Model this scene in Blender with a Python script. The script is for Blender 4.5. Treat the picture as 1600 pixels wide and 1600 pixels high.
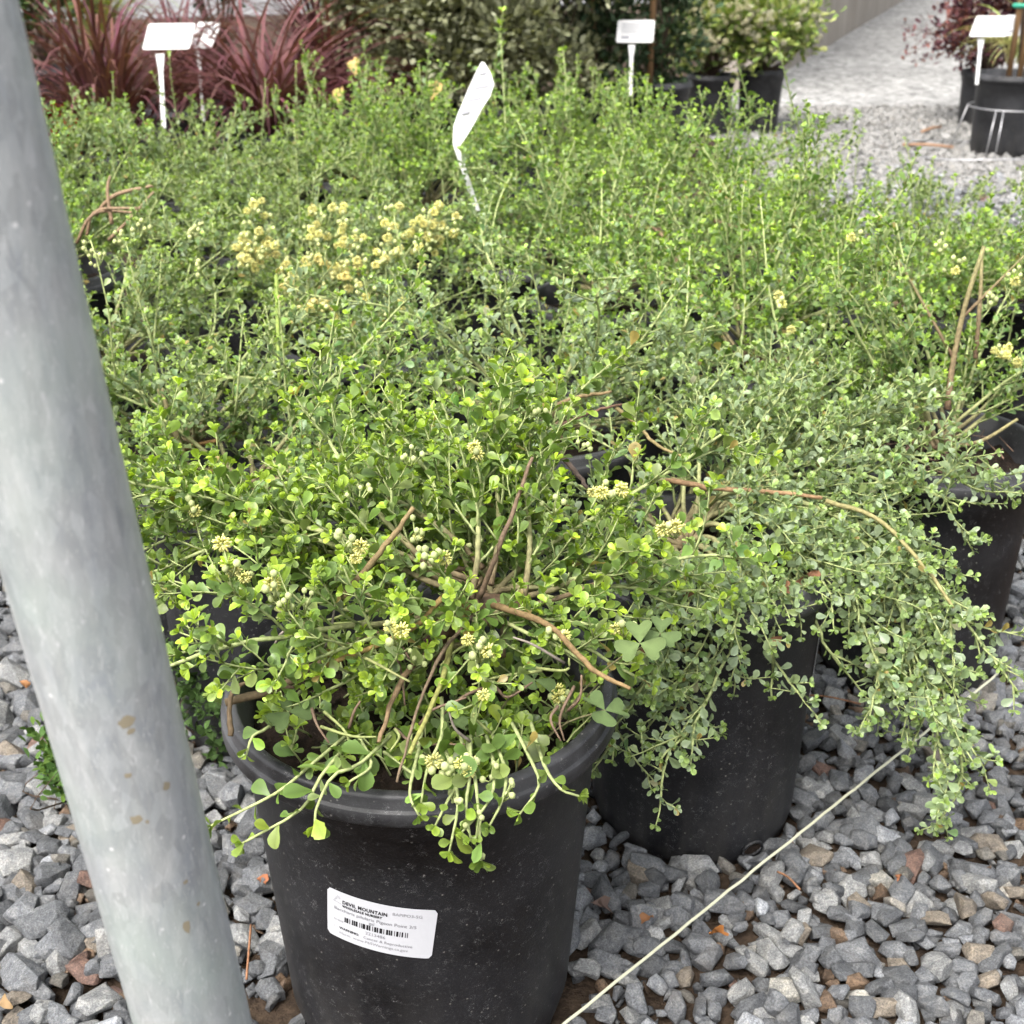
import bpy, bmesh, math, random
import numpy as np
from mathutils import Vector, Matrix
from math import radians, sin, cos, pi

for o in list(bpy.data.objects):
    bpy.data.objects.remove(o)
scene = bpy.context.scene
COL = scene.collection

# ------------------------------------------------------------------ camera, sky, sun, exposure
CAM_H, TH, FPX = 0.97, radians(25.0), 2000.0
cd = bpy.data.cameras.new('camera')
cd.sensor_width = 36.0
cd.lens = 36.0 * FPX / 1600.0
cd.clip_start, cd.clip_end = 0.02, 400.0
cd.dof.use_dof = True
cd.dof.focus_distance = 1.05
cd.dof.aperture_fstop = 13.0
cam = bpy.data.objects.new('camera', cd)
cam.location = (0, 0, CAM_H)
cam.rotation_euler = (pi / 2 - TH, 0, 0)
COL.objects.link(cam)
scene.camera = cam

SUN_EL, SUN_AZ = radians(58), radians(215)      # azimuth from +Y, clockwise: behind the camera on the left
world = bpy.data.worlds.new('World')
scene.world = world
world.use_nodes = True
wn = world.node_tree
wn.nodes.clear()
sky = wn.nodes.new('ShaderNodeTexSky')
sky.sky_type = 'NISHITA'
sky.sun_disc = False
sky.sun_elevation = SUN_EL
sky.sun_rotation = SUN_AZ
sky.air_density, sky.dust_density, sky.ozone_density = 1.0, 6.0, 1.0
hs = wn.nodes.new('ShaderNodeHueSaturation')     # thin overcast: the blue is washed out of the sky
hs.inputs['Saturation'].default_value = 0.30
bg = wn.nodes.new('ShaderNodeBackground')
bg.inputs['Strength'].default_value = 0.15
wo = wn.nodes.new('ShaderNodeOutputWorld')
wn.links.new(sky.outputs[0], hs.inputs['Color'])
wn.links.new(hs.outputs[0], bg.inputs['Color'])
wn.links.new(bg.outputs[0], wo.inputs['Surface'])

sd = bpy.data.lights.new('sun', 'SUN')
sd.energy = 1.25
sd.angle = radians(24)
sd.color = (1.0, 0.96, 0.90)
sun = bpy.data.objects.new('sun', sd)
sun_dir = Vector((sin(SUN_AZ) * cos(SUN_EL), cos(SUN_AZ) * cos(SUN_EL), sin(SUN_EL)))
sun.rotation_euler = sun_dir.to_track_quat('Z', 'Y').to_euler()
sun.location = sun_dir * 20
COL.objects.link(sun)

scene.view_settings.view_transform = 'Standard'
scene.view_settings.look = 'None'
scene.view_settings.gamma = 1.0
scene.view_settings.exposure = 1.45
scene.view_settings.use_curve_mapping = False
scene.cycles.max_bounces = 4
scene.cycles.use_adaptive_sampling = True
scene.cycles.adaptive_threshold = 0.03
scene.cycles.diffuse_bounces = 2
scene.cycles.glossy_bounces = 2
scene.cycles.transmission_bounces = 3
scene.cycles.caustics_reflective = False
scene.cycles.caustics_refractive = False

# ------------------------------------------------------------------ helpers: from photo measurements to places
CT, ST = cos(TH), sin(TH)
def PX(px, py, z):                                # a point seen at (px, py) at depth z metres
    u, v = (px - 800) / FPX, (py - 800) / FPX
    return np.array([u * z, z * (CT - v * ST), CAM_H - z * (ST + v * CT)])
def PZ(px, py, h):                                # a point seen at (px, py) at height h
    v = (py - 800) / FPX
    return PX(px, py, (CAM_H - h) / (ST + v * CT))
def project(p):                                   # (N,3) -> px, py, depth
    p = np.asarray(p, float).reshape(-1, 3)
    drop = CAM_H - p[:, 2]
    z = p[:, 1] * CT + drop * ST
    z = np.where(np.abs(z) < 1e-3, 1e-3, z)
    return 800 + FPX * p[:, 0] / z, 800 + FPX * (drop * CT - p[:, 1] * ST) / z, z

def nrm(a):
    a = np.asarray(a, float)
    return a / np.maximum(np.linalg.norm(a, axis=-1, keepdims=True), 1e-9)

# ------------------------------------------------------------------ helpers: objects and meshes
def link(o, parent=None):
    COL.objects.link(o)
    if parent is not None:
        o.parent = parent
    return o
def tag(o, label=None, cat=None, group=None, kind=None):
    if label: o['label'] = label
    if cat: o['category'] = cat
    if group: o['group'] = group
    if kind: o['kind'] = kind
    return o
def thing(name, label, cat, loc=(0, 0, 0), rz=0.0, group=None):
    o = bpy.data.objects.new(name, None)
    o.empty_display_size = 0.05
    o.location = loc
    o.rotation_euler = (0, 0, rz)
    link(o)
    return tag(o, label, cat, group)

def mesh_np(name, V, T, mat, col=None, smooth=True):
    V = np.ascontiguousarray(V, np.float32); T = np.ascontiguousarray(T, np.int32)
    me = bpy.data.meshes.new(name)
    me.vertices.add(len(V)); me.vertices.foreach_set('co', V.ravel())
    me.loops.add(T.size); me.loops.foreach_set('vertex_index', T.ravel())
    me.polygons.add(len(T)); me.polygons.foreach_set('loop_start', np.arange(0, T.size, T.shape[1], dtype=np.int32))
    me.update(calc_edges=True)
    me.polygons.foreach_set('use_smooth', np.full(len(T), smooth, dtype=bool))
    if col is not None:
        col = np.asarray(col, np.float32)
        if col.ndim == 1: col = np.tile(col, (len(V), 1))
        if col.shape[1] == 3: col = np.hstack([col, np.ones((len(col), 1), np.float32)])
        ca = me.color_attributes.new('col', 'FLOAT_COLOR', 'POINT')
        ca.data.foreach_set('color', np.ascontiguousarray(col, np.float32).ravel())
    if mat: me.materials.append(mat)
    return me
def obj(name, me, parent=None):
    return link(bpy.data.objects.new(name, me), parent)

class Acc:                                        # collects triangles with a colour per vertex
    def __init__(s): s.V, s.T, s.C, s.n = [], [], [], 0
    def add(s, V, T, C):
        V = np.asarray(V, float); C = np.asarray(C, float)
        if C.ndim == 1: C = np.tile(C, (len(V), 1))
        s.V.append(V); s.T.append(np.asarray(T) + s.n); s.C.append(C); s.n += len(V)
    def build(s, name, mat, parent=None, smooth=True):
        if not s.V: return None
        return obj(name, mesh_np(name, np.vstack(s.V), np.vstack(s.T), mat, np.vstack(s.C), smooth), parent)

def tube(P, R, k=5, cap=True):
    P = np.asarray(P, float); n = len(P)
    R = np.full(n, R, float) if np.isscalar(R) else np.asarray(R, float)
    D = np.gradient(P, axis=0); D = nrm(D)
    ref = np.array([0.31, 0.17, 0.93]) if abs(D[:, 2]).mean() < 0.85 else np.array([1.0, 0.1, 0.05])
    A = nrm(np.cross(D, ref)); B = np.cross(D, A)
    ang = np.arange(k) * 2 * pi / k
    V = P[:, None, :] + R[:, None, None] * (np.cos(ang)[None, :, None] * A[:, None, :] + np.sin(ang)[None, :, None] * B[:, None, :])
    V = V.reshape(-1, 3)
    i = np.arange(n - 1)[:, None] * k; j = np.arange(k)[None, :]; j2 = (j + 1) % k
    q = np.stack([i + j, i + j2, i + k + j2, i + k + j], -1).reshape(-1, 4)
    T = np.vstack([q[:, [0, 1, 2]], q[:, [0, 2, 3]]])
    if cap:
        V = np.vstack([V, P[0], P[-1]]); a, b = len(V) - 2, len(V) - 1
        jj = np.arange(k); T = np.vstack([T, np.stack([np.full(k, a), (jj + 1) % k, jj], -1),
                                          np.stack([np.full(k, b), (n - 1) * k + jj, (n - 1) * k + (jj + 1) % k], -1)])
    return V, T
def tube_cols(c0, c1, n, k, extra=2):
    t = np.linspace(0, 1, n)[:, None]
    c = np.asarray(c0) * (1 - t) + np.asarray(c1) * t
    c = np.repeat(c, k, axis=0)
    return np.vstack([c, np.asarray(c0)[None], np.asarray(c1)[None]]) if extra else c
def smooth_path(pts, n=16):                       # Catmull-Rom through the points
    P = np.asarray(pts, float)
    if len(P) == 2: return P[0] + (P[1] - P[0]) * np.linspace(0, 1, n)[:, None]
    Q = np.vstack([2 * P[0] - P[1], P, 2 * P[-1] - P[-2]])
    out = []
    seg = len(P) - 1
    for x in np.linspace(0, seg - 1e-6, n):
        i = int(x); t = x - i
        p0, p1, p2, p3 = Q[i], Q[i + 1], Q[i + 2], Q[i + 3]
        out.append(0.5 * (2 * p1 + (p2 - p0) * t + (2 * p0 - 5 * p1 + 4 * p2 - p3) * t * t + (3 * p1 - p0 - 3 * p2 + p3) * t ** 3))
    return np.array(out)
def lathe(profile, k=64):                         # (r, z) list -> verts, tris
    pr = np.asarray(profile, float); n = len(pr)
    a = np.arange(k) * 2 * pi / k
    V = np.stack([pr[:, None, 0] * np.cos(a), pr[:, None, 0] * np.sin(a), np.repeat(pr[:, 1:2], k, 1)], -1).reshape(-1, 3)
    i = np.arange(n - 1)[:, None] * k; j = np.arange(k)[None, :]; j2 = (j + 1) % k
    q = np.stack([i + j, i + j2, i + k + j2, i + k + j], -1).reshape(-1, 4)
    return V, np.vstack([q[:, [0, 1, 2]], q[:, [0, 2, 3]]])
def box_vt(c, h, R=None):
    V = np.array([[x, y, z] for x in (-1, 1) for y in (-1, 1) for z in (-1, 1)], float) * h
    if R is not None: V = V @ np.asarray(R).T
    V = V + np.asarray(c)
    F = [(0, 1, 3, 2), (4, 6, 7, 5), (0, 4, 5, 1), (2, 3, 7, 6), (0, 2, 6, 4), (1, 5, 7, 3)]
    T = [t for f in F for t in ((f[0], f[1], f[2]), (f[0], f[2], f[3]))]
    return V, np.array(T)

# ------------------------------------------------------------------ materials
def new_mat(name):
    m = bpy.data.materials.new(name); m.use_nodes = True
    nt = m.node_tree; b = nt.nodes['Principled BSDF']
    return m, nt, b
def N(nt, t, **kw):
    n = nt.nodes.new(t)
    for k, v in kw.items():
        if k.startswith('_'): setattr(n, k[1:], v)
        else: n.inputs[k.replace('__', ' ')].default_value = v
    return n
def ramp(nt, fac, stops):
    r = nt.nodes.new('ShaderNodeValToRGB')
    e = r.color_ramp.elements
    while len(e) < len(stops): e.new(0.5)
    for x, (p, c) in zip(e, stops):
        x.position = p; x.color = (c[0], c[1], c[2], 1)
    nt.links.new(fac, r.inputs[0])
    return r.outputs[0]
def mixc(nt, a, b, fac, mode='MIX'):
    m = nt.nodes.new('ShaderNodeMix'); m.data_type = 'RGBA'; m.blend_type = mode
    for sock, val in ((m.inputs[0], fac), (m.inputs[6], a), (m.inputs[7], b)):
        if hasattr(val, 'is_output'): nt.links.new(val, sock)
        elif isinstance(val, (int, float)): sock.default_value = val
        else: sock.default_value = (*val, 1)
    return m.outputs[2]
def bump(nt, b, h, strength, dist):
    n = nt.nodes.new('ShaderNodeBump'); n.inputs['Strength'].default_value = strength; n.inputs['Distance'].default_value = dist
    nt.links.new(h, n.inputs['Height']); nt.links.new(n.outputs[0], b.inputs['Normal'])
def objcoord(nt):
    return nt.nodes.new('ShaderNodeTexCoord').outputs['Object']

def mat_plain(name, c, rough=0.6, metal=0.0, spec=0.5):
    m, nt, b = new_mat(name)
    b.inputs['Base Color'].default_value = (*c, 1); b.inputs['Roughness'].default_value = rough
    b.inputs['Metallic'].default_value = metal; b.inputs['Specular IOR Level'].default_value = spec
    return m

def mat_leaf(name='leaf', rough=0.40, trans=0.25, spec=0.5):
    m, nt, b = new_mat(name)
    a = nt.nodes.new('ShaderNodeAttribute'); a.attribute_name = 'col'
    co = objcoord(nt)
    no = N(nt, 'ShaderNodeTexNoise', Scale=160.0, Detail=2.0)
    nt.links.new(co, no.inputs['Vector'])
    v = ramp(nt, no.outputs[0], [(0.3, (0.82,) * 3), (0.7, (1.15,) * 3)])
    c = mixc(nt, a.outputs['Color'], v, 1.0, 'MULTIPLY')
    nt.links.new(c, b.inputs['Base Color'])
    b.inputs['Roughness'].default_value = rough
    b.inputs['Specular IOR Level'].default_value = spec
    tr = nt.nodes.new('ShaderNodeBsdfTranslucent')
    tc = mixc(nt, c, (1.5, 1.6, 0.6), 1.0, 'MULTIPLY')
    nt.links.new(tc, tr.inputs['Color'])
    mx = nt.nodes.new('ShaderNodeMixShader'); mx.inputs[0].default_value = trans
    nt.links.new(b.outputs[0], mx.inputs[1]); nt.links.new(tr.outputs[0], mx.inputs[2])
    nt.links.new(mx.outputs[0], nt.nodes['Material Output'].inputs['Surface'])
    return m
def mat_stem():
    m, nt, b = new_mat('stem')
    a = nt.nodes.new('ShaderNodeAttribute'); a.attribute_name = 'col'
    co = objcoord(nt)
    no = N(nt, 'ShaderNodeTexNoise', Scale=220.0, Detail=3.0)
    nt.links.new(co, no.inputs['Vector'])
    v = ramp(nt, no.outputs[0], [(0.3, (0.62,) * 3), (0.7, (1.3,) * 3)])
    nt.links.new(mixc(nt, a.outputs['Color'], v, 1.0, 'MULTIPLY'), b.inputs['Base Color'])
    b.inputs['Roughness'].default_value = 0.75
    b.inputs['Specular IOR Level'].default_value = 0.2
    bump(nt, b, no.outputs[0], 0.5, 0.001)
    return m
def mat_pot(name='black_plastic', dust=1.0, worn=False):
    m, nt, b = new_mat(name)
    co = objcoord(nt)
    # fine white scuffs
    mp = N(nt, 'ShaderNodeMapping'); mp.inputs['Scale'].default_value = (1, 1, 2.6); mp.inputs['Rotation'].default_value = (0.3, 0.5, 0.2)
    nt.links.new(co, mp.inputs['Vector'])
    n1 = N(nt, 'ShaderNodeTexNoise', Scale=210.0, Detail=5.0, Roughness=0.8, Distortion=3.5)
    nt.links.new(mp.outputs[0], n1.inputs['Vector'])
    s1 = ramp(nt, n1.outputs[0], [(0.565, (0, 0, 0)), (0.68, (1, 1, 1))])
    n2 = N(nt, 'ShaderNodeTexNoise', Scale=9.0, Detail=5.0, Roughness=0.6)
    nt.links.new(co, n2.inputs['Vector'])
    d2 = ramp(nt, n2.outputs[0], [(0.40, (0, 0, 0)), (0.78, (1, 1, 1))])
    n3 = N(nt, 'ShaderNodeTexVoronoi', Scale=85.0); n3.inputs['Randomness'].default_value = 1.0
    nt.links.new(co, n3.inputs['Vector'])
    dots = ramp(nt, n3.outputs[0], [(0.07, (1, 1, 1)), (0.10, (0, 0, 0))])
    m7 = N(nt, 'ShaderNodeMapping'); m7.inputs['Scale'].default_value = (1, 1, 1.7); m7.inputs['Rotation'].default_value = (0.5, 0.9, 0.3)
    nt.links.new(co, m7.inputs['Vector'])
    n7 = N(nt, 'ShaderNodeTexNoise', Scale=70.0, Detail=3.0, Roughness=0.55, Distortion=4.0)
    nt.links.new(m7.outputs[0], n7.inputs['Vector'])
    hair = ramp(nt, n7.outputs[0], [(0.488, (0, 0, 0)), (0.497, (1, 1, 1)), (0.503, (1, 1, 1)), (0.512, (0, 0, 0))])
    n8 = N(nt, 'ShaderNodeTexNoise', Scale=120.0, Detail=2.0)
    nt.links.new(co, n8.inputs['Vector'])
    hair = mixc(nt, hair, ramp(nt, n8.outputs[0], [(0.56, (0, 0, 0)), (0.64, (1, 1, 1))]), 1.0, 'MULTIPLY')
    base = mixc(nt, (0.0060, 0.0062, 0.0075), (0.020, 0.0205, 0.0235), d2)
    base = mixc(nt, base, (0.13, 0.13, 0.135), mixc(nt, s1, d2, 0.55, 'MULTIPLY'))
    base = mixc(nt, base, (0.22, 0.21, 0.19), mixc(nt, dots, (0.55 * dust,) * 3, 1.0, 'MULTIPLY'))
    base = mixc(nt, base, (0.26, 0.26, 0.26), mixc(nt, hair, (0.75,) * 3, 1.0, 'MULTIPLY'))
    sx = nt.nodes.new('ShaderNodeSeparateXYZ'); nt.links.new(co, sx.inputs[0])
    mM = N(nt, 'ShaderNodeMapping'); mM.inputs['Scale'].default_value = (1, 1, 0.22); nt.links.new(co, mM.inputs['Vector'])
    nM = N(nt, 'ShaderNodeTexNoise', Scale=34.0, Detail=6.0, Roughness=0.65); nt.links.new(mM.outputs[0], nM.inputs['Vector'])
    low = ramp(nt, sx.outputs[2], [(0.0, (0.8,) * 3), (0.14, (0.16,) * 3), (0.34, (0.04,) * 3)])
    mud = mixc(nt, ramp(nt, nM.outputs[0], [(0.42, (0, 0, 0)), (0.70, (1, 1, 1))]), low, 1.0, 'MULTIPLY')
    base = mixc(nt, base, (0.045, 0.043, 0.040), mud)
    if worn: base = mixc(nt, base, (0.10, 0.10, 0.105), mixc(nt, d2, (0.75,) * 3, 1.0, 'MULTIPLY'))
    nt.links.new(base, b.inputs['Base Color'])
    r = ramp(nt, n2.outputs[0], [(0.3, (0.40,) * 3), (0.8, (0.62,) * 3)])
    nt.links.new(r, b.inputs['Roughness'])
    b.inputs['Specular IOR Level'].default_value = 0.38
    n4 = N(nt, 'ShaderNodeTexNoise', Scale=420.0, Detail=2.0)
    nt.links.new(co, n4.inputs['Vector'])
    bump(nt, b, n4.outputs[0], 0.25, 0.0006)
    return m
def mat_galv():
    m, nt, b = new_mat('galvanised_steel')
    co = objcoord(nt)
    mp = N(nt, 'ShaderNodeMapping'); mp.inputs['Scale'].default_value = (1, 1, 0.10)
    nt.links.new(co, mp.inputs['Vector'])
    n1 = N(nt, 'ShaderNodeTexNoise', Scale=55.0, Detail=5.0, Roughness=0.6, Distortion=0.6)
    nt.links.new(mp.outputs[0], n1.inputs['Vector'])
    c = ramp(nt, n1.outputs[0], [(0.30, (0.31, 0.33, 0.35)), (0.5, (0.355, 0.372, 0.378)), (0.70, (0.40, 0.41, 0.41))])
    n2 = N(nt, 'ShaderNodeTexNoise', Scale=13.0, Detail=4.0)
    nt.links.new(co, n2.inputs['Vector'])
    mB = N(nt, 'ShaderNodeMapping'); mB.inputs['Scale'].default_value = (1, 1, 0.35)
    nt.links.new(co, mB.inputs['Vector'])
    nB = N(nt, 'ShaderNodeTexNoise', Scale=42.0, Detail=7.0, Roughness=0.72, Distortion=0.9)
    nt.links.new(mB.outputs[0], nB.inputs['Vector'])
    c = mixc(nt, c, ramp(nt, nB.outputs[0], [(0.30, (0.76, 0.79, 0.84)), (0.48, (0.97, 0.98, 0.98)), (0.68, (1.20, 1.19, 1.18))]), 1.0, 'MULTIPLY')
    vS = N(nt, 'ShaderNodeTexVoronoi', Scale=240.0); nt.links.new(mB.outputs[0], vS.inputs['Vector'])
    sS = nt.nodes.new('ShaderNodeSeparateColor'); nt.links.new(vS.outputs['Color'], sS.inputs[0])
    c = mixc(nt, c, ramp(nt, sS.outputs[0], [(0.0, (0.88,) * 3), (1.0, (1.12,) * 3)]), 1.0, 'MULTIPLY')
    c = mixc(nt, c, (0.38, 0.45, 0.41), mixc(nt, ramp(nt, n2.outputs[0], [(0.45, (0, 0, 0)), (0.7, (1, 1, 1))]), (0.55,) * 3, 1.0, 'MULTIPLY'))
    # pale scratches
    m3 = N(nt, 'ShaderNodeMapping'); m3.inputs['Scale'].default_value = (2.6, 2.6, 0.5); m3.inputs['Rotation'].default_value = (0.35, 0.2, 0.0)
    nt.links.new(co, m3.inputs['Vector'])
    n3 = N(nt, 'ShaderNodeTexNoise', Scale=150.0, Detail=5.0, Roughness=0.75, Distortion=2.2)
    nt.links.new(m3.outputs[0], n3.inputs['Vector'])
    c = mixc(nt, c, (0.60, 0.61, 0.62), mixc(nt, ramp(nt, n3.outputs[0], [(0.570, (0, 0, 0)), (0.63, (1, 1, 1))]), (0.55,) * 3, 1.0, 'MULTIPLY'))
    n5 = N(nt, 'ShaderNodeTexVoronoi', Scale=70.0)
    nt.links.new(co, n5.inputs['Vector'])
    c = mixc(nt, c, (0.85, 0.85, 0.85), ramp(nt, n5.outputs[0], [(0.05, (0.6,) * 3), (0.10, (0, 0, 0))]))
    # dark rubs
    n6 = N(nt, 'ShaderNodeTexNoise', Scale=38.0, Detail=6.0, Roughness=0.8)
    nt.links.new(m3.outputs[0], n6.inputs['Vector'])
    c = mixc(nt, c, (0.14, 0.15, 0.17), mixc(nt, ramp(nt, n6.outputs[0], [(0.63, (0, 0, 0)), (0.72, (1, 1, 1))]), (0.4,) * 3, 1.0, 'MULTIPLY'))
    nt.links.new(c, b.inputs['Base Color'])
    b.inputs['Metallic'].default_value = 0.15
    nt.links.new(ramp(nt, n1.outputs[0], [(0.3, (0.36,) * 3), (0.7, (0.55,) * 3)]), b.inputs['Roughness'])
    bump(nt, b, n3.outputs[0], 0.12, 0.0008)
    return m
def mat_stone(name='stone'):
    m, nt, b = new_mat(name)
    a = nt.nodes.new('ShaderNodeAttribute'); a.attribute_name = 'col'
    geo = nt.nodes.new('ShaderNodeNewGeometry')
    n1 = N(nt, 'ShaderNodeTexNoise', Scale=95.0, Detail=6.0, Roughness=0.68, Distortion=0.7)
    nt.links.new(geo.outputs['Position'], n1.inputs['Vector'])
    v = ramp(nt, n1.outputs[0], [(0.28, (0.55, 0.55, 0.57)), (0.5, (0.98, 0.97, 0.96)), (0.74, (1.55, 1.48, 1.36))])
    c = mixc(nt, a.outputs['Color'], v, 1.0, 'MULTIPLY')
    n9 = N(nt, 'ShaderNodeTexNoise', Scale=520.0, Detail=3.0, Roughness=0.8)
    nt.links.new(geo.outputs['Position'], n9.inputs['Vector'])
    c = mixc(nt, c, ramp(nt, n9.outputs[0], [(0.33, (0.55,) * 3), (0.5, (1.0,) * 3), (0.68, (1.65,) * 3)]), 1.0, 'MULTIPLY')
    n2 = N(nt, 'ShaderNodeTexNoise', Scale=24.0, Detail=3.0)
    nt.links.new(geo.outputs['Position'], n2.inputs['Vector'])
    c = mixc(nt, c, (0.145, 0.125, 0.098), mixc(nt, ramp(nt, n2.outputs[0], [(0.56, (0, 0, 0)), (0.72, (1, 1, 1))]), (0.22,) * 3, 1.0, 'MULTIPLY'))
    nt.links.new(c, b.inputs['Base Color'])
    b.inputs['Roughness'].default_value = 0.72
    b.inputs['Specular IOR Level'].default_value = 0.35
    n3 = N(nt, 'ShaderNodeTexNoise', Scale=320.0, Detail=4.0, Roughness=0.65)
    nt.links.new(geo.outputs['Position'], n3.inputs['Vector'])
    ad = nt.nodes.new('ShaderNodeMath'); ad.operation = 'ADD'
    nt.links.new(n1.outputs[0], ad.inputs[0]); nt.links.new(n3.outputs[0], ad.inputs[1])
    bv = nt.nodes.new('ShaderNodeBevel'); bv.samples = 3; bv.inputs['Radius'].default_value = 0.0028
    bump(nt, b, ad.outputs[0], 0.55, 0.0035)
    bn = [x for x in nt.nodes if x.type == 'BUMP'][0]
    nt.links.new(bv.outputs[0], bn.inputs['Normal'])
    return m
def mat_soil(name, c0, c1, scale=90.0):
    m, nt, b = new_mat(name)
    geo = nt.nodes.new('ShaderNodeNewGeometry')
    n1 = N(nt, 'ShaderNodeTexNoise', Scale=scale, Detail=7.0, Roughness=0.7)
    nt.links.new(geo.outputs['Position'], n1.inputs['Vector'])
    nt.links.new(ramp(nt, n1.outputs[0], [(0.3, c0), (0.7, c1)]), b.inputs['Base Color'])
    b.inputs['Roughness'].default_value = 0.9
    b.inputs['Specular IOR Level'].default_value = 0.2
    bump(nt, b, n1.outputs[0], 0.9, 0.02)
    return m
def mat_far_gravel(name, c0, c1, c2, scale):
    m, nt, b = new_mat(name)
    geo = nt.nodes.new('ShaderNodeNewGeometry')
    vo = N(nt, 'ShaderNodeTexVoronoi', Scale=scale)
    nt.links.new(geo.outputs['Position'], vo.inputs['Vector'])
    sp = nt.nodes.new('ShaderNodeSeparateColor'); nt.links.new(vo.outputs['Color'], sp.inputs[0])
    c = ramp(nt, sp.outputs[0], [(0.0, c0), (0.5, c1), (1.0, c2)])
    n1 = N(nt, 'ShaderNodeTexNoise', Scale=1.3, Detail=4.0)
    nt.links.new(geo.outputs['Position'], n1.inputs['Vector'])
    c = mixc(nt, c, ramp(nt, n1.outputs[0], [(0.3, (0.8,) * 3), (0.7, (1.15,) * 3)]), 1.0, 'MULTIPLY')
    nt.links.new(c, b.inputs['Base Color'])
    b.inputs['Roughness'].default_value = 0.85
    bump(nt, b, vo.outputs['Distance'], 0.8, 0.02)
    return m
def mat_concrete():
    m, nt, b = new_mat('concrete')
    co = objcoord(nt)
    n1 = N(nt, 'ShaderNodeTexNoise', Scale=2.2, Detail=6.0, Roughness=0.65)
    mp = N(nt, 'ShaderNodeMapping'); mp.inputs['Scale'].default_value = (2.0, 2.0, 0.5)
    nt.links.new(co, mp.inputs['Vector']); nt.links.new(mp.outputs[0], n1.inputs['Vector'])
    nt.links.new(ramp(nt, n1.outputs[0], [(0.3, (0.20, 0.175, 0.145)), (0.7, (0.33, 0.295, 0.25))]), b.inputs['Base Color'])
    b.inputs['Roughness'].default_value = 0.85
    bump(nt, b, n1.outputs[0], 0.4, 0.01)
    return m
def mat_wood(name, c0, c1):
    m, nt, b = new_mat(name)
    co = objcoord(nt)
    mp = N(nt, 'ShaderNodeMapping'); mp.inputs['Scale'].default_value = (12.0, 12.0, 0.8)
    nt.links.new(co, mp.inputs['Vector'])
    n1 = N(nt, 'ShaderNodeTexNoise', Scale=9.0, Detail=4.0); nt.links.new(mp.outputs[0], n1.inputs['Vector'])
    nt.links.new(ramp(nt, n1.outputs[0], [(0.3, c0), (0.7, c1)]), b.inputs['Base Color'])
    b.inputs['Roughness'].default_value = 0.7
    return m

M_LEAF = mat_leaf('leaf')
M_LEAFD = mat_leaf('leaf_matt', rough=0.75, trans=0.15, spec=0.2)
M_STEM = mat_stem()
M_POT = mat_pot()
M_RIM = mat_pot('worn_black_plastic', 1.0, True)
M_GALV = mat_galv()
M_STONE = mat_stone()
M_SOIL = mat_soil('potting_soil', (0.006, 0.004, 0.003), (0.045, 0.029, 0.020))
M_DIRT = mat_soil('dirt', (0.022, 0.015, 0.010), (0.105, 0.072, 0.048), 60.0)
M_PATH = mat_far_gravel('sunlit_gravel', (0.12, 0.12, 0.116), (0.25, 0.247, 0.237), (0.38, 0.375, 0.36), 26.0)  # path gravel coloured paler to stand for stronger daylight out there
M_CONC = mat_concrete()
M_WHITE = mat_plain('white_plastic', (0.56, 0.56, 0.55), 0.5)
M_PAPER = mat_plain('label_paper', (0.58, 0.59, 0.62), 0.5)
M_INK = mat_plain('black_ink', (0.015, 0.015, 0.017), 0.7)
M_GREYINK = mat_plain('grey_ink', (0.22, 0.22, 0.24), 0.7)
M_PALEINK = mat_plain('pale_ink', (0.27, 0.27, 0.29), 0.7)
M_FLOWER = mat_leaf('flower', rough=0.8, trans=0.2, spec=0.1)
M_STRING = mat_plain('twine', (0.52, 0.52, 0.38), 0.85)
M_BAMBOO = mat_wood('bamboo', (0.20, 0.11, 0.05), (0.38, 0.23, 0.11))
M_WOOD = mat_wood('weathered_wood', (0.20, 0.17, 0.14), (0.34, 0.29, 0.24))
M_TIE = mat_plain('green_tie', (0.02, 0.25, 0.16), 0.5)
M_WIRE = mat_plain('wire', (0.45, 0.45, 0.46), 0.4, 0.8)
M_BROWNSPOT = mat_plain('dried_drip', (0.27, 0.235, 0.165), 0.6)

# ------------------------------------------------------------------ the setting: ground, path, wall
def sheet(name, poly, z, mat):
    me = bpy.data.meshes.new(name)
    me.from_pydata([(x, y, z) for x, y in poly], [], [list(range(len(poly)))])
    me.materials.append(mat)
    return tag(obj(name, me), kind='structure')
ground = sheet('ground', [(-80, -5), (80, -5), (80, 160), (-80, 160)], 0.0, M_DIRT)
def XY(px, py): p = PZ(px, py, 0.0); return (p[0], p[1])
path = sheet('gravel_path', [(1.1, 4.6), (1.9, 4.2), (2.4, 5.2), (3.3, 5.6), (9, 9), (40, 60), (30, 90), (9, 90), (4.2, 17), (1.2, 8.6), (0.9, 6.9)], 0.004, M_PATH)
sheet('road', [(-40, 13), (-6.2, 13), (3.6, 17.4), (3.0, 40), (-40, 40)], 0.006, mat_far_gravel('asphalt', (0.15, 0.15, 0.155), (0.2, 0.2, 0.2), (0.25, 0.25, 0.25), 60.0))

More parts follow.
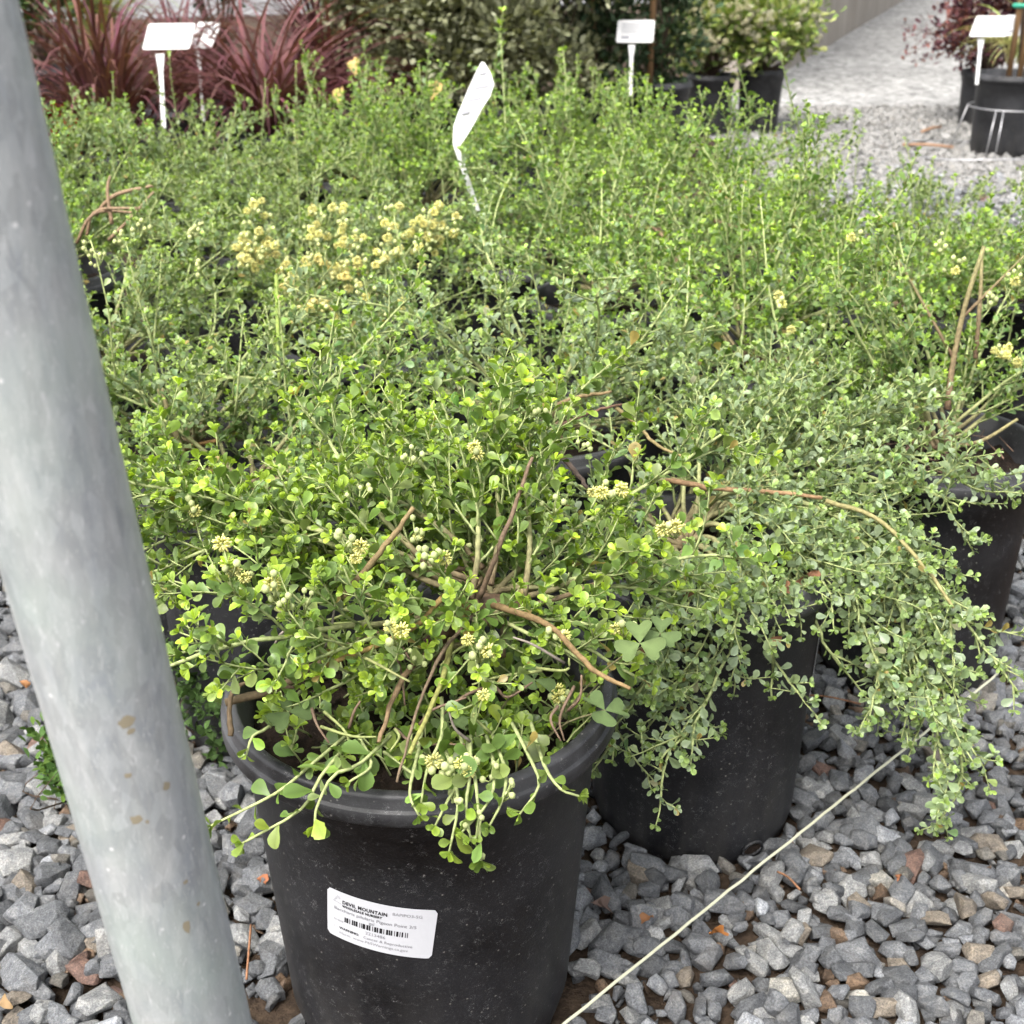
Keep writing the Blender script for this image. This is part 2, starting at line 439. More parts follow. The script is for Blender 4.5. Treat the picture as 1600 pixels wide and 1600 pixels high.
rs = np.random.RandomState(7)
def rock_template(seed, npts, flat):
    r = np.random.RandomState(seed)
    bm = bmesh.new()
    d = nrm(r.normal(size=(npts, 3)))
    d = np.sign(d) * np.abs(d) ** 0.72
    s = np.array([1.0, r.uniform(0.62, 0.9), flat * r.uniform(0.75, 1.1)])
    for p in d * s * r.uniform(0.90, 1.04, (npts, 1)): bm.verts.new(p)
    res = bmesh.ops.convex_hull(bm, input=bm.verts)
    bmesh.ops.delete(bm, geom=[v for v in bm.verts if not v.link_faces], context='VERTS')
    bmesh.ops.triangulate(bm, faces=bm.faces)
    bm.verts.index_update()
    V = np.array([v.co[:] for v in bm.verts]); T = np.array([[v.index for v in f.verts] for f in bm.faces])
    bm.free()
    return V, T
def facet(V, T):                                  # own vertices for each face, so facets stay crisp
    return V[T].reshape(-1, 3), np.arange(T.size).reshape(-1, 3)
ROCKS = [rock_template(100 + i, 19, 0.64) for i in range(16)]
SMALL = [rock_template(300 + i, 9, 0.7) for i in range(8)]

def rot_mats(n, r, tilt):
    az = r.uniform(0, 2 * pi, n); a = r.normal(0, tilt, n); b = r.normal(0, tilt, n)
    ca, sa, cb, sb, cz, sz = np.cos(a), np.sin(a), np.cos(b), np.sin(b), np.cos(az), np.sin(az)
    Rx = np.zeros((n, 3, 3)); Rx[:, 0, 0] = 1; Rx[:, 1, 1] = ca; Rx[:, 1, 2] = -sa; Rx[:, 2, 1] = sa; Rx[:, 2, 2] = ca
    Ry = np.zeros((n, 3, 3)); Ry[:, 1, 1] = 1; Ry[:, 0, 0] = cb; Ry[:, 0, 2] = sb; Ry[:, 2, 0] = -sb; Ry[:, 2, 2] = cb
    Rz = np.zeros((n, 3, 3)); Rz[:, 2, 2] = 1; Rz[:, 0, 0] = cz; Rz[:, 0, 1] = -sz; Rz[:, 1, 0] = sz; Rz[:, 1, 1] = cz
    return Rz @ Ry @ Rx
def stone_cols(n, r, pale=0.0):
    g = np.exp(r.normal(math.log(0.118), 0.34, n))
    c = np.stack([g * 0.95, g * 1.0, g * 1.065], -1)
    k = r.uniform(size=n)
    tan = k < 0.09; c[tan] *= np.array([1.16, 1.05, 0.88])
    lightm = (k > 0.20) & (k < 0.30); c[lightm] = c[lightm] * 0.4 + np.array([0.25, 0.255, 0.25]) * 0.6
    red = k > 0.988; c[red] = np.array([0.12, 0.075, 0.060])
    return c * (1 - pale) + np.array([0.26, 0.257, 0.246]) * pale * r.uniform(0.75, 1.2, (n, 1))  # pale lifts the far stones' colour in place of sunlight

POT_SPOTS = []                                    # filled before the stones are laid: (x, y, radius at the ground)
def jitter_grid(x0, x1, y0, y1, sp, r, jit=0.42):
    X, Y = np.meshgrid(np.arange(x0, x1, sp), np.arange(y0, y1, sp))
    P = np.stack([X.ravel(), Y.ravel()], -1)
    return P + r.uniform(-jit, jit, P.shape) * sp

def lay_gravel():
    r = np.random.RandomState(11)
    P = np.vstack([jitter_grid(-1.05, 1.35, 0.55, 2.15, 0.0205, r), ])
    px, py, z = project(np.column_stack([P, np.zeros(len(P))]))
    keep = (px > -60) & (px < 1660) & (py < 1700)
    for (x, y, rad) in POT_SPOTS: keep &= np.hypot(P[:, 0] - x, P[:, 1] - y) > rad + 0.004
    # bare dirt shows beside and in front of the front pot
    d1 = np.hypot((P[:, 0] + 0.20), (P[:, 1] - 0.86)); d2 = np.hypot(P[:, 0] - 0.08, P[:, 1] - 0.90)
    dirt = np.clip(1.25 - d1 / 0.15, 0, 1) * 0.86 + np.clip(1.1 - d2 / 0.11, 0, 1) * 0.55
    keep &= r.uniform(size=len(P)) > dirt
    P = P[keep]; n = len(P)
    size = np.minimum(np.exp(r.normal(math.log(0.0146), 0.26, n)), .0225)
    size *= 1 + 0.22 * np.clip((-0.12 - P[:, 0]) / 0.2, 0, 1)
    zc = size * 0.30 + r.uniform(0, 0.013, n)
    S = np.stack([size * r.uniform(0.9, 1.25, n), size * r.uniform(0.85, 1.1, n), size * r.uniform(0.75, 1.15, n)], -1)
    Rm = rot_mats(n, r, 0.42)
    cols = stone_cols(n, r)
    tid = r.randint(0, len(ROCKS), n)
    C3 = np.column_stack([P, zc])
    px, py, z = project(C3)
    vis = (px > 5) & (px < 1595) & (py > 860) & (py < 1595)
    lo, hi = 5 + (py - 880) * 0.285, 40 + py * 0.226
    vis &= ~((px > lo - 4) & (px < hi + 4) & (py > 0))                   # behind the pole
    vis &= ~((px > 405) & (px < 905) & (py > 1250)) & ~((px > 250) & (px < 960) & (py < 1260))
    vis &= ~((px > 900) & (px < 1250) & (py < 1325)) & ~((px > 1240) & (py < 1100))
    score = np.where(vis, size / z, -1)
    pick = set(np.argsort(-score)[:300].tolist())
    # colour classes for the shared meshes
    pal = stone_cols(10, np.random.RandomState(5)); pal[0] = (0.12, 0.075, 0.060); pal[1] = (0.27, 0.265, 0.24); pal[2] = (0.150, 0.130, 0.105)
    shared = {}
    acc = Acc()
    for i in range(n):
        V, T = ROCKS[tid[i]]
        if i in pick:
            ci = int(np.argmin(np.abs(pal - cols[i]).sum(1)))
            key = (tid[i], ci)
            if key not in shared:
                fv, ft = facet(V, T)
                shared[key] = mesh_np('stone', fv, ft, M_STONE, pal[ci], smooth=False)
            o = bpy.data.objects.new('stone', shared[key])
            M4 = np.eye(4); M4[:3, :3] = Rm[i] * S[i]; M4[:3, 3] = C3[i]
            o.matrix_local = Matrix(M4.tolist())
            link(o, ground)
            o.matrix_local = Matrix(M4.tolist())
        else:
            acc.add((V * S[i]) @ Rm[i].T + C3[i], T, cols[i])
    # small chips between them
    Q = jitter_grid(-1.0, 1.3, 0.55, 2.1, 0.021, r, 0.5)
    px, py, z = project(np.column_stack([Q, np.zeros(len(Q))]))
    keep = (px > -40) & (px < 1640) & (py < 1680)
    for (x, y, rad) in POT_SPOTS: keep &= np.hypot(Q[:, 0] - x, Q[:, 1] - y) > rad
    Q = Q[keep]; m = len(Q)
    sz = np.minimum(np.exp(r.normal(math.log(0.0078), 0.42, m)), .016); Rm2 = rot_mats(m, r, 0.8); cc = stone_cols(m, r) * 0.8
    br = r.uniform(size=m) < 0.2; cc[br] = np.array([0.11, 0.075, 0.05]) * r.uniform(0.6, 1.4, (br.sum(), 1))
    for i in range(m):
        V, T = SMALL[i % len(SMALL)]
        acc.add((V * sz[i]) @ Rm2[i].T + np.array([Q[i, 0], Q[i, 1], sz[i] * 0.5 + 0.001]), T, cc[i])
    # farther gravel, to the right and behind the shrubs; sunlight on the path is put into its paler colour
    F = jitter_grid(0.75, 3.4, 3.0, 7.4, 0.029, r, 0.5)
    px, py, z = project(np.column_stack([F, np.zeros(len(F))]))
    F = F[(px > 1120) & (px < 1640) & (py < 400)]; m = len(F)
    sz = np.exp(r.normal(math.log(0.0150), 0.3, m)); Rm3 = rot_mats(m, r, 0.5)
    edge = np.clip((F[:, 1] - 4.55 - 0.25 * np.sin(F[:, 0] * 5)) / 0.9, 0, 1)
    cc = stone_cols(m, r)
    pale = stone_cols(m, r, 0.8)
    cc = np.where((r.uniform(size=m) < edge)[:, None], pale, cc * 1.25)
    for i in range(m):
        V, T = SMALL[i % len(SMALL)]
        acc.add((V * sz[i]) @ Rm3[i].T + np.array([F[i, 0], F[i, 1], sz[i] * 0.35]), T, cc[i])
    # facets
    V = np.vstack(acc.V); T = np.vstack(acc.T); C = np.vstack(acc.C)
    o = obj('gravel', mesh_np('gravel', V, T, M_STONE, C, smooth=False), ground)
    tag(o, kind='stuff')

# ------------------------------------------------------------------ leaves
def leaf_tpl(kind):
    # x = half width, y along the leaf, z out of the blade; (left, mid, right) rows
    if kind == 'round': rows = [(0.0, .03), (.26, .135), (.48, .265), (.68, .315), (.86, .26), (.96, .135)]
    elif kind == 'mid': rows = [(0.0, .03), (.32, .18), (.64, .32), (.90, .225)]
    elif kind == 'narrow': rows = [(0.0, .03), (.32, .13), (.62, .20), (.88, .14)]
    elif kind == 'tooth': rows = [(0.0, .03), (.30, .17), (.52, .30), (.62, .35), (.69, .295), (.80, .31), (.90, .19)]
    elif kind == 'far':
        V = np.array([(0, 0, 0), (-.26, .44, .07), (-.25, .82, .05), (0, 1, -.06), (.25, .82, .05), (.26, .44, .07), (0, .5, -.02)], float)
        T = np.array([(0, 6, 1), (1, 6, 2), (2, 6, 3), (3, 6, 4), (4, 6, 5), (5, 6, 0)])
        return V, T, np.array([1, 1.08, 1.08, 1.08, 1.08, 1.08, .95])
    V, E = [], []
    def zz(x, y): return 0.55 * x * x + 0.16 * abs(x) - 0.20 * (y - 0.35) ** 2 + 0.02
    for y, w in rows:
        for x in (-w, 0.0, w): V.append((x, y, zz(x, y))); E.append(.90 if x == 0 else 1.22)
    V.append((0, 1.0, zz(0, 1.0))); E.append(1.08)
    T = []
    for i in range(len(rows) - 1):
        a = i * 3; b = a + 3
        for j in (0, 1): T += [(a + j, a + j + 1, b + j + 1), (a + j, b + j + 1, b + j)]
    a = (len(rows) - 1) * 3; t = len(V) - 1
    T += [(a, a + 1, t), (a + 1, a + 2, t)]
    return np.array(V, float), np.array(T), np.array(E)
TPL = {k: leaf_tpl(k) for k in ('round', 'narrow', 'tooth', 'far', 'mid')}

class Leaves:
    def __init__(s): s.b = []
    def add(s, p, a, n, size, c, k): s.b.append((np.array([p]), np.array([a], float), np.array([n], float), np.array([size]), np.array([c]), np.array([k])))
    def many(s, *arr): s.b.append(arr)
    def arrays(s):
        p, a, n, sz, c, k = [np.concatenate([x[i] for x in s.b]) for i in range(6)]
        a = nrm(a); n = nrm(n - (n * a).sum(1, keepdims=True) * a)
        return p, a, n, sz, c, k
def leaf_mesh(acc, kind, p, a, n, sz, c):
    V, T, E = TPL[kind]
    side = np.cross(a, n)
    W = p[:, None, :] + sz[:, None, None] * (V[None, :, 0:1] * side[:, None, :] + V[None, :, 1:2] * a[:, None, :] + V[None, :, 2:3] * n[:, None, :])
    m = len(V); k = len(p)
    TT = (T[None] + (np.arange(k) * m)[:, None, None]).reshape(-1, 3)
    CC = (c[:, None, :] * E[None, :, None]).reshape(-1, 3)
    acc.add(W.reshape(-1, 3), TT, CC)
KINDS = ['round', 'narrow', 'tooth', 'far', 'mid']

# ------------------------------------------------------------------ shrubs
PAL = {   # mature, grey-green, young
    'green': ((0.098, 0.168, 0.040), (0.195, 0.255, 0.118), (0.325, 0.450, 0.042)),
    'grey':  ((0.140, 0.195, 0.085), (0.265, 0.315, 0.200), (0.280, 0.390, 0.060)),
    'lush':  ((0.096, 0.172, 0.034), (0.180, 0.250, 0.085), (0.335, 0.465, 0.036)),
    'dull':  ((0.108, 0.160, 0.058), (0.205, 0.250, 0.130), (0.295, 0.395, 0.056)),
}
BARK, GREENSTEM = np.array([0.150, 0.105, 0.064]), np.array([0.340, 0.390, 0.165])
GOLD = 2.39996

def grow(r, p, d, length, step, up=0.0, wander=0.12, keepout=None):
    p = np.array(p, float); d = nrm(d); pts = [p.copy()]
    n = max(2, int(length / step))
    for i in range(n):
        d = d + r.normal(0, wander, 3) + np.array([0, 0, up if np.isscalar(up) else up[min(i, len(up) - 1)]])
        d = nrm(d); p = p + d * step
        if keepout is not None: p = keepout(p)
        pts.append(p.copy())
    return np.array(pts)

class Shrub:
    """Grown in the local frame of its thing: origin on the ground under the middle of the pot."""
    def __init__(s, seed, pal='green', leaf=0.0125, lod='near', rim_z=0.35, rim_r=0.142, young=1.0, grey=0.4, world=(0, 0)):
        s.r = np.random.RandomState(seed); s.pal = [np.array(c) * ([.98, 1.02, .98] if pal == 'grey' else [1.04, 1.03, .82] if lod == 'front' else [.93, .98, .92]) for c in PAL[pal]]
        s.leaf, s.lod, s.rim_z, s.rim_r, s.young, s.grey = leaf, lod, rim_z, rim_r, young, grey
        s.L = Leaves(); s.mains = []; s.twigs = Acc(); s.tips = []; s.w = np.array([world[0], world[1], 0.0])
    def keepout(s, p):
        rr = math.hypot(p[0], p[1])
        if rr < s.rim_r + 0.012 and p[2] < s.rim_z + 0.004:
            if rr < s.rim_r - 0.014: p[2] = max(p[2], s.rim_z - 0.035)
            else:
                p[2] = max(p[2], s.rim_z + 0.004) if rr < s.rim_r else p[2]
                if rr >= s.rim_r and p[2] < s.rim_z: p[:2] *= (s.rim_r + 0.012) / rr
        p[2] = max(p[2], 0.03)
        return p
    def leaf_batch(s, p, d, ang, size, youth, kind):
        r = s.r; m = len(p)
        steep = np.abs(d[:, 2]) > 0.9
        ref = np.where(steep[:, None], np.array([1.0, 0, 0]), np.array([0, 0, 1.0]))
        A = nrm(np.cross(d, ref)); B = np.cross(d, A)
        rad = A * np.cos(ang)[:, None] + B * np.sin(ang)[:, None]
        a = d * r.uniform(0.35, 0.8, (m, 1)) + rad * 0.85; a[:, 2] += r.uniform(0.0, 0.35, m)
        n = d * 0.5 - rad * 0.35 + r.normal(0, 0.45, (m, 3)); n[:, 2] += 0.75
        y = np.clip(youth, 0, 1)[:, None]
        g = np.clip(r.normal(s.grey, 0.3, (m, 1)), 0, 1)
        c = ((s.pal[0] * (1 - g) + s.pal[1] * g) * (1 - y) + s.pal[2] * y) * r.uniform(0.78, 1.28, (m, 1))
        c[r.uniform(size=m) < 0.012] = (0.26, 0.20, 0.06)
        s.L.many(p, a, n, size, c, kind)
    def shoot(s, pts, r0, r1, leaf_from=0.1, sp=0.0062, tip=True, size=None, c0=None, c1=None, young=None, geo=True, k=3):
        r = s.r; n = len(pts)
        if geo:
            V, T = tube(pts, np.linspace(r0, r1, n), k)
            c0 = GREENSTEM * 0.85 if c0 is None else c0; c1 = GREENSTEM * 1.1 if c1 is None else c1
            s.twigs.add(V, T, tube_cols(c0, c1, n, k))
        df = np.diff(pts, axis=0); seg = np.sqrt((df * df).sum(1)); cum = np.concatenate([[0], np.cumsum(seg)]); Lt = cum[-1]
        size = size or s.leaf; yg = s.young if young is None else young
        m0 = int(Lt * (1 - leaf_from) / sp / 0.9) + 2
        x = leaf_from * Lt + np.cumsum(sp * r.uniform(0.75, 1.3, m0)) - sp; x = x[x < Lt]; m = len(x)
        i = np.clip(np.searchsorted(cum, x) - 1, 0, n - 2)
        t = ((x - cum[i]) / np.maximum(seg[i], 1e-6))[:, None]
        D = df / np.maximum(seg, 1e-9)[:, None]
        p = pts[i] * (1 - t) + pts[i + 1] * t; d = D[i]; tt = x / Lt
        ang = r.uniform(0, 6.28) + np.cumsum(GOLD + r.normal(0, 0.3, m))
        youth = (tt - 0.62) * 1.3 * yg + r.normal(0.03, 0.12, m)
        sz = size * r.choice([.62, .8, .95, 1.1, 1.3], m) * r.uniform(0.9, 1.1, m) * (1.08 - 0.35 * tt)
        if s.lod == 'far': kd = np.full(m, 3)
        else: kd = r.choice([0, 1, 2] if s.lod == 'front' else [4, 1, 2], m, p=[.68, .12, .20] if s.lod == 'front' else [.80, .12, .08])
        if tip:
            q = r.randint(4, 7)
            p = np.vstack([p, np.repeat(pts[-1:], q, 0)]); d = np.vstack([d, np.repeat(D[-1:], q, 0)])
            ang = np.concatenate([ang, r.uniform(0, 6.28) + np.arange(q) * GOLD])
            sz = np.concatenate([sz, size * r.uniform(0.42, 0.68, q)])
            youth = np.concatenate([youth, np.maximum(0.1 * yg, r.normal(0.55, 0.3, q) * yg)])
            kd = np.concatenate([kd, np.full(q, {'far': 3, 'front': 0}.get(s.lod, 4))])
            s.tips.append((pts[-1], D[-1]))
        if len(p): s.leaf_batch(p, d, ang, sz, youth, kd)
    def main(s, p0, az, el, length, up=0.0, r0=0.0032, dens=1.0, l2=(0.05, 0.12), up2=0.06, wander=0.07, name_part=True, start=0.18, path=None, l3=True, bark=0.55, fan=(0.55, 1.25), r2=0.0015):
        r = s.r
        if path is None:
            d = np.array([cos(az) * cos(el), sin(az) * cos(el), sin(el)])
            pts = grow(r, p0, d, length, 0.018, up, wander, s.keepout)
        else: pts = path
        n = len(pts); seg = np.linalg.norm(np.diff(pts, axis=0), axis=1); cum = np.concatenate([[0], np.cumsum(seg)]); Lt = cum[-1]
        tcol = np.linspace(0, 1, n)[:, None]
        cc = BARK * np.clip(1 - tcol / bark, 0, 1) + GREENSTEM * np.clip(tcol / bark, 0, 1)
        k = 6 if s.lod != 'far' else 4
        V, T = tube(pts, np.linspace(r0, 0.0011, n), k)
        C = np.vstack([np.repeat(cc, k, 0), cc[:1], cc[-1:]])
        if name_part: s.mains.append((V, T, C))
        else: s.twigs.add(V, T, C)
        s.shoot(pts, 0, 0, 0.35, 0.009, True, geo=False)
        x = start * Lt; ang = r.uniform(0, 6.28)
        while x < Lt * 0.98:
            i = max(0, min(n - 2, int(np.searchsorted(cum, x) - 1))); p = pts[i] + (pts[i + 1] - pts[i]) * r.uniform()
            d = nrm(pts[i + 1] - pts[i]); t = x / Lt
            ref = np.array([0, 0, 1.0]) if abs(d[2]) < 0.9 else np.array([1.0, 0, 0])
            A = nrm(np.cross(d, ref)); B = np.cross(d, A); rad = A * cos(ang) + B * sin(ang)
            d2 = d * r.uniform(*fan) + rad * 0.72 + np.array([0, 0, up2 * 5])
            L2 = r.uniform(*l2) * (1 - 0.35 * t)
            q = grow(r, p, d2, L2, 0.013, up2, 0.10, s.keepout)
            s.shoot(q, r2, 0.0007, 0.10, 0.0060)
            if l3:
                m = len(q); kk = 2
                while kk < m - 1:
                    dd = nrm(q[kk + 1] - q[kk]) * 0.6 + nrm(r.normal(size=3)) * 0.7 + np.array([0, 0, 0.25])
                    q3 = grow(r, q[kk], dd, r.uniform(0.018, 0.045), 0.010, 0.08, 0.12, s.keepout)
                    s.shoot(q3, 0.0009, 0.0006, 0.12, 0.0052)
                    kk += r.randint(1, 3)
            ang += GOLD + r.normal(0, 0.4); x += 0.024 / dens * r.uniform(0.7, 1.3)
    def sprig(s, pts, size, r0=0.0016, sp=0.011, young=0.5, kinds=None, n=10):
        q = smooth_path(pts, n)
        s.shoot(q, r0, 0.0009, 0.12, sp, True, size, young=young, k=5)
    def finish(s, root, n_leaf=0, exclude=None):
        for V, T, C in s.mains:
            obj('branch', mesh_np('branch', V, T, M_STEM, C), root)
        if s.twigs.V:
            tag(s.twigs.build('twigs', M_STEM, root), kind='stuff')
        p, a, n, sz, c, k = s.L.arrays()
        wp = p + s.w
        ok = np.ones(len(p), bool)
        if exclude is not None: ok &= ~exclude(wp)
        ok &= p[:, 2] > 0.012
        p, a, n, sz, c, k, wp = p[ok], a[ok], n[ok], sz[ok], c[ok], k[ok], wp[ok]
        s.depthdata = project(wp)
        pick = np.zeros(len(p), bool)
        if n_leaf:
            px, py, z = s.depthdata
            cell = (np.floor(px / 11).astype(int) * 100003 + np.floor(py / 11).astype(int))
            inside = (px > 3) & (px < 1597) & (py > 3) & (py < 1597)
            order = np.lexsort((z, cell)); first = np.ones(len(order), bool); first[1:] = cell[order][1:] != cell[order][:-1]
            front = order[first]; front = front[inside[front]]
            face = np.abs((nrm(np.array([0, 0, CAM_H]) - wp[front]) * n[front]).sum(1))
            sc = sz[front] / z[front] * (0.3 + face)
            pick[front[np.argsort(-sc)[:n_leaf]]] = True
        acc = Acc()
        for ki, kn in enumerate(KINDS):
            m = (k == ki) & ~pick
            if m.any(): leaf_mesh(acc, kn, p[m], a[m], n[m], sz[m], c[m])
        tag(acc.build('foliage', M_LEAF, root), kind='stuff')
        for i in np.where(pick)[0]:
            o = bpy.data.objects.new('leaf', shared_leaf(int(k[i]), c[i]))
            side = np.cross(a[i], n[i]); M4 = np.eye(4)
            M4[:3, 0] = side * sz[i]; M4[:3, 1] = a[i] * sz[i]; M4[:3, 2] = n[i] * sz[i]; M4[:3, 3] = p[i]
            link(o, root); o.matrix_local = Matrix(M4.tolist())
        return len(p)

_leaf_cache = {}
def shared_leaf(k, c):
    key = (k, tuple(np.round(np.log(np.maximum(c, 0.008)) * 4).astype(int)))
    if key not in _leaf_cache:
        V, T, E = TPL[KINDS[k]]
        cc = np.exp(np.array(key[1]) / 4.0)
        _leaf_cache[key] = mesh_np('leaf', V, T, M_LEAF, E[:, None] * cc[None, :])
    return _leaf_cache[key]

# ------------------------------------------------------------------ flowers
def spiky_ball(seed=1):                           # a head of radiating florets
    r = np.random.RandomState(seed); V, T = [], []
    for i in range(46):
        zc = 1 - 2 * (i + .5) / 46; a = i * GOLD; d = np.array([math.sqrt(1 - zc * zc) * cos(a), math.sqrt(1 - zc * zc) * sin(a), zc])
        d = nrm(d + r.normal(0, .12, 3)); A = nrm(np.cross(d, [.3, .2, .93])); B = np.cross(d, A); ln = r.uniform(.95, 1.35)
        k = len(V); w_ = .17
        V += [d * .25, d * ln * .8 + A * w_, d * ln * .8 - A * w_ * .5 + B * w_ * .87, d * ln * .8 - A * w_ * .5 - B * w_ * .87, d * ln]
        T += [(k, k + 1, k + 2), (k, k + 2, k + 3), (k, k + 3, k + 1), (k + 4, k + 2, k + 1), (k + 4, k + 3, k + 2), (k + 4, k + 1, k + 3)]
    return np.array(V), np.array(T)
def small_ball():
    bm = bmesh.new(); bmesh.ops.create_icosphere(bm, subdivisions=1, radius=1.0)
    bm.verts.index_update()
    V = np.array([v.co[:] for v in bm.verts]); T = np.array([[v.index for v in f.verts] for f in bm.faces]); bm.free()
    return V, T
BALLS = [spiky_ball(i) for i in range(3)]; BUD = small_ball()
def flower_cluster(name, parent, p, r, heads=2, buds=4, rad=0.0042, ripe=0.0, spread=1.0):
    acc = Acc(); p = np.asarray(p, float)
    def stalk(q):
        V, T = tube(np.array([p - [0, 0, rad * 2.2], q]), .0007, 3); acc.add(V, T, GREENSTEM)
    for i in range(heads):
        q = p + r.normal(0, 0.0048, 3) * spread
        stalk(q); V, T = BALLS[i % 3]
        c = np.array([0.84, 0.80, 0.32]) * (1 - ripe) + np.array([0.76, 0.58, 0.25]) * ripe
        acc.add(V * rad * r.uniform(0.8, 1.15) + q, T, c * r.uniform(0.85, 1.15))
    for i in range(buds):
        q = p + r.normal(0, 0.0055, 3) * spread
        stalk(q); V, T = BUD
        c = np.array([0.52, 0.57, 0.27]) * (1 - ripe) + np.array([0.66, 0.57, 0.23]) * ripe
        acc.add(V * np.array([1, 1, 1.15]) * rad * r.uniform(0.5, 0.68) + q, T, c * r.uniform(0.8, 1.15))
    return acc.build(name, M_FLOWER, parent)

# ------------------------------------------------------------------ pots
def pot_meshes(R, Rb, H, name):
    t = 0.0035
    zl = H - 0.020; zb = H - 0.052
    def rad(z): return Rb + (R * 0.915 - Rb) * z / H
    prof = [(Rb * 0.55, 0.012), (Rb - 0.016, 0.010), (Rb - 0.010, 0.0), (Rb - 0.004, 0.0), (rad(0.012) - 0.003, 0.010), (rad(0.026) - 0.001, 0.024), (rad(0.03), 0.030)]
    prof += [(rad(z), z) for z in np.linspace(0.05, zb - 0.002, 6)]
    prof += [(rad(zb) + 0.0035, zb + 0.001), (rad(zl) + 0.0035, zl - 0.002)]
    body = lathe(prof, 72)
    rim = lathe([(rad(zl) + 0.002, zl - 0.006), (R - 0.0018, zl - 0.006), (R - 0.0006, zl - 0.0055), (R, zl - 0.0045), (R - 0.0006, zl + 0.006), (R - 0.0012, zl + 0.0068), (R - 0.0034, zl + 0.0072), (R - 0.0040, zl + 0.0080),
                 (R - 0.0046, H - 0.0030), (R - 0.0056, H - 0.0010), (R - 0.0075, H), (R - 0.013, H), (R - 0.0146, H - 0.0010), (R - 0.0160, H - 0.004), (R - 0.0175, H - 0.012), (rad(zl) - t - 0.006, zl - 0.004), (rad(zb) - t - 0.004, zb - 0.02)], 72)
    return body, rim, rad
_potcache = {}
def add_pot(root, R=0.142, Rb=0.117, H=0.35, soil=True):
    key = (R, Rb, H)
    if key not in _potcache:
        body, rim, rad = pot_meshes(R, Rb, H, 'pot')
        r = np.random.RandomState(int(R * 1e4))
        V, T = body
        # moulded scallops round the foot
        a = np.arctan2(V[:, 1], V[:, 0]); low = np.clip(1 - V[:, 2] / 0.026, 0, 1)
        V = V.copy(); V[:, :2] *= (1 - 0.035 * low * (0.5 + 0.5 * np.sin(a * 16)))[:, None]
        sm = lathe([(0.0005, H - 0.036), (R * 0.3, H - 0.033), (R * 0.6, H - 0.038), (R - 0.020, H - 0.042)], 40)
        sv = sm[0].copy(); sv[:, 2] += r.normal(0, 0.004, len(sv))
        _potcache[key] = (mesh_np('pot', V, T, M_POT), mesh_np('rim', rim[0], rim[1], M_RIM), mesh_np('soil', sv, sm[1], M_SOIL))
    a, b, c = _potcache[key]
    pot = obj('pot', a, root); obj('rim', b, pot)
    if soil: obj('soil', c, pot)
    return pot
def pot_rad(R, Rb, H): return lambda z: Rb + (R * 0.915 - Rb) * z / H

# ------------------------------------------------------------------ where the shrubs stand
STD = dict(R=0.142, Rb=0.117, H=0.35)
P1 = PZ(657, 1058, 0.36); P1[2] = 0
P2 = PZ(1078, 1258, 0.0)
P3 = PZ(1410, 1040, 0.0)
P4 = PZ(300, 685, 0.35); P4[2] = 0
P5 = PZ(570, 530, 0.35); P5[2] = 0
POLE_A, POLE_B = PX(116, 880, 0.564), PX(303.5, 1600, 0.706)
def near_pole(wp):
    d = nrm(POLE_B - POLE_A)
    v = wp - POLE_A; q = v - (v @ d)[:, None] * d
    return (np.linalg.norm(q, axis=1) < 0.05) | (project(wp)[2] < 0.62)

def shrub_thing(label, at, group=None, rz=0.0):
    return thing('potted_shrub', label, 'potted shrub', (at[0], at[1], 0), rz, group)
GRP = 'shrubs in black nursery pots'

def drain_hole(pot, az, z, R):
    acc = Acc()
    c = np.array([cos(az) * R, sin(az) * R, z]); t = np.array([-sin(az), cos(az), 0.0]); u = np.array([0, 0, 1.0]); nn = np.array([cos(az), sin(az), 0.0])
    a = np.linspace(0, 2 * pi, 17)
    ring = np.array([c + nn * 0.002 + t * 0.013 * cos(x) + u * 0.010 * sin(x) * (1 if sin(x) > 0 else 0.7) for x in a])
    V, T = tube(ring, 0.0022, 6, False); acc.add(V, T, (0.02, 0.02, 0.022))
    o = acc.build('drain_hole_lip', M_POT, pot)
    V = np.vstack([c + nn * 0.0025, [c + nn * 0.0025 + t * 0.012 * cos(x) + u * 0.009 * sin(x) * (1 if sin(x) > 0 else 0.7) for x in a]])
    T = np.array([(0, i, i + 1) for i in range(1, 17)])
    obj('drain_hole', mesh_np('drain_hole', V, T, M_SOIL), pot)

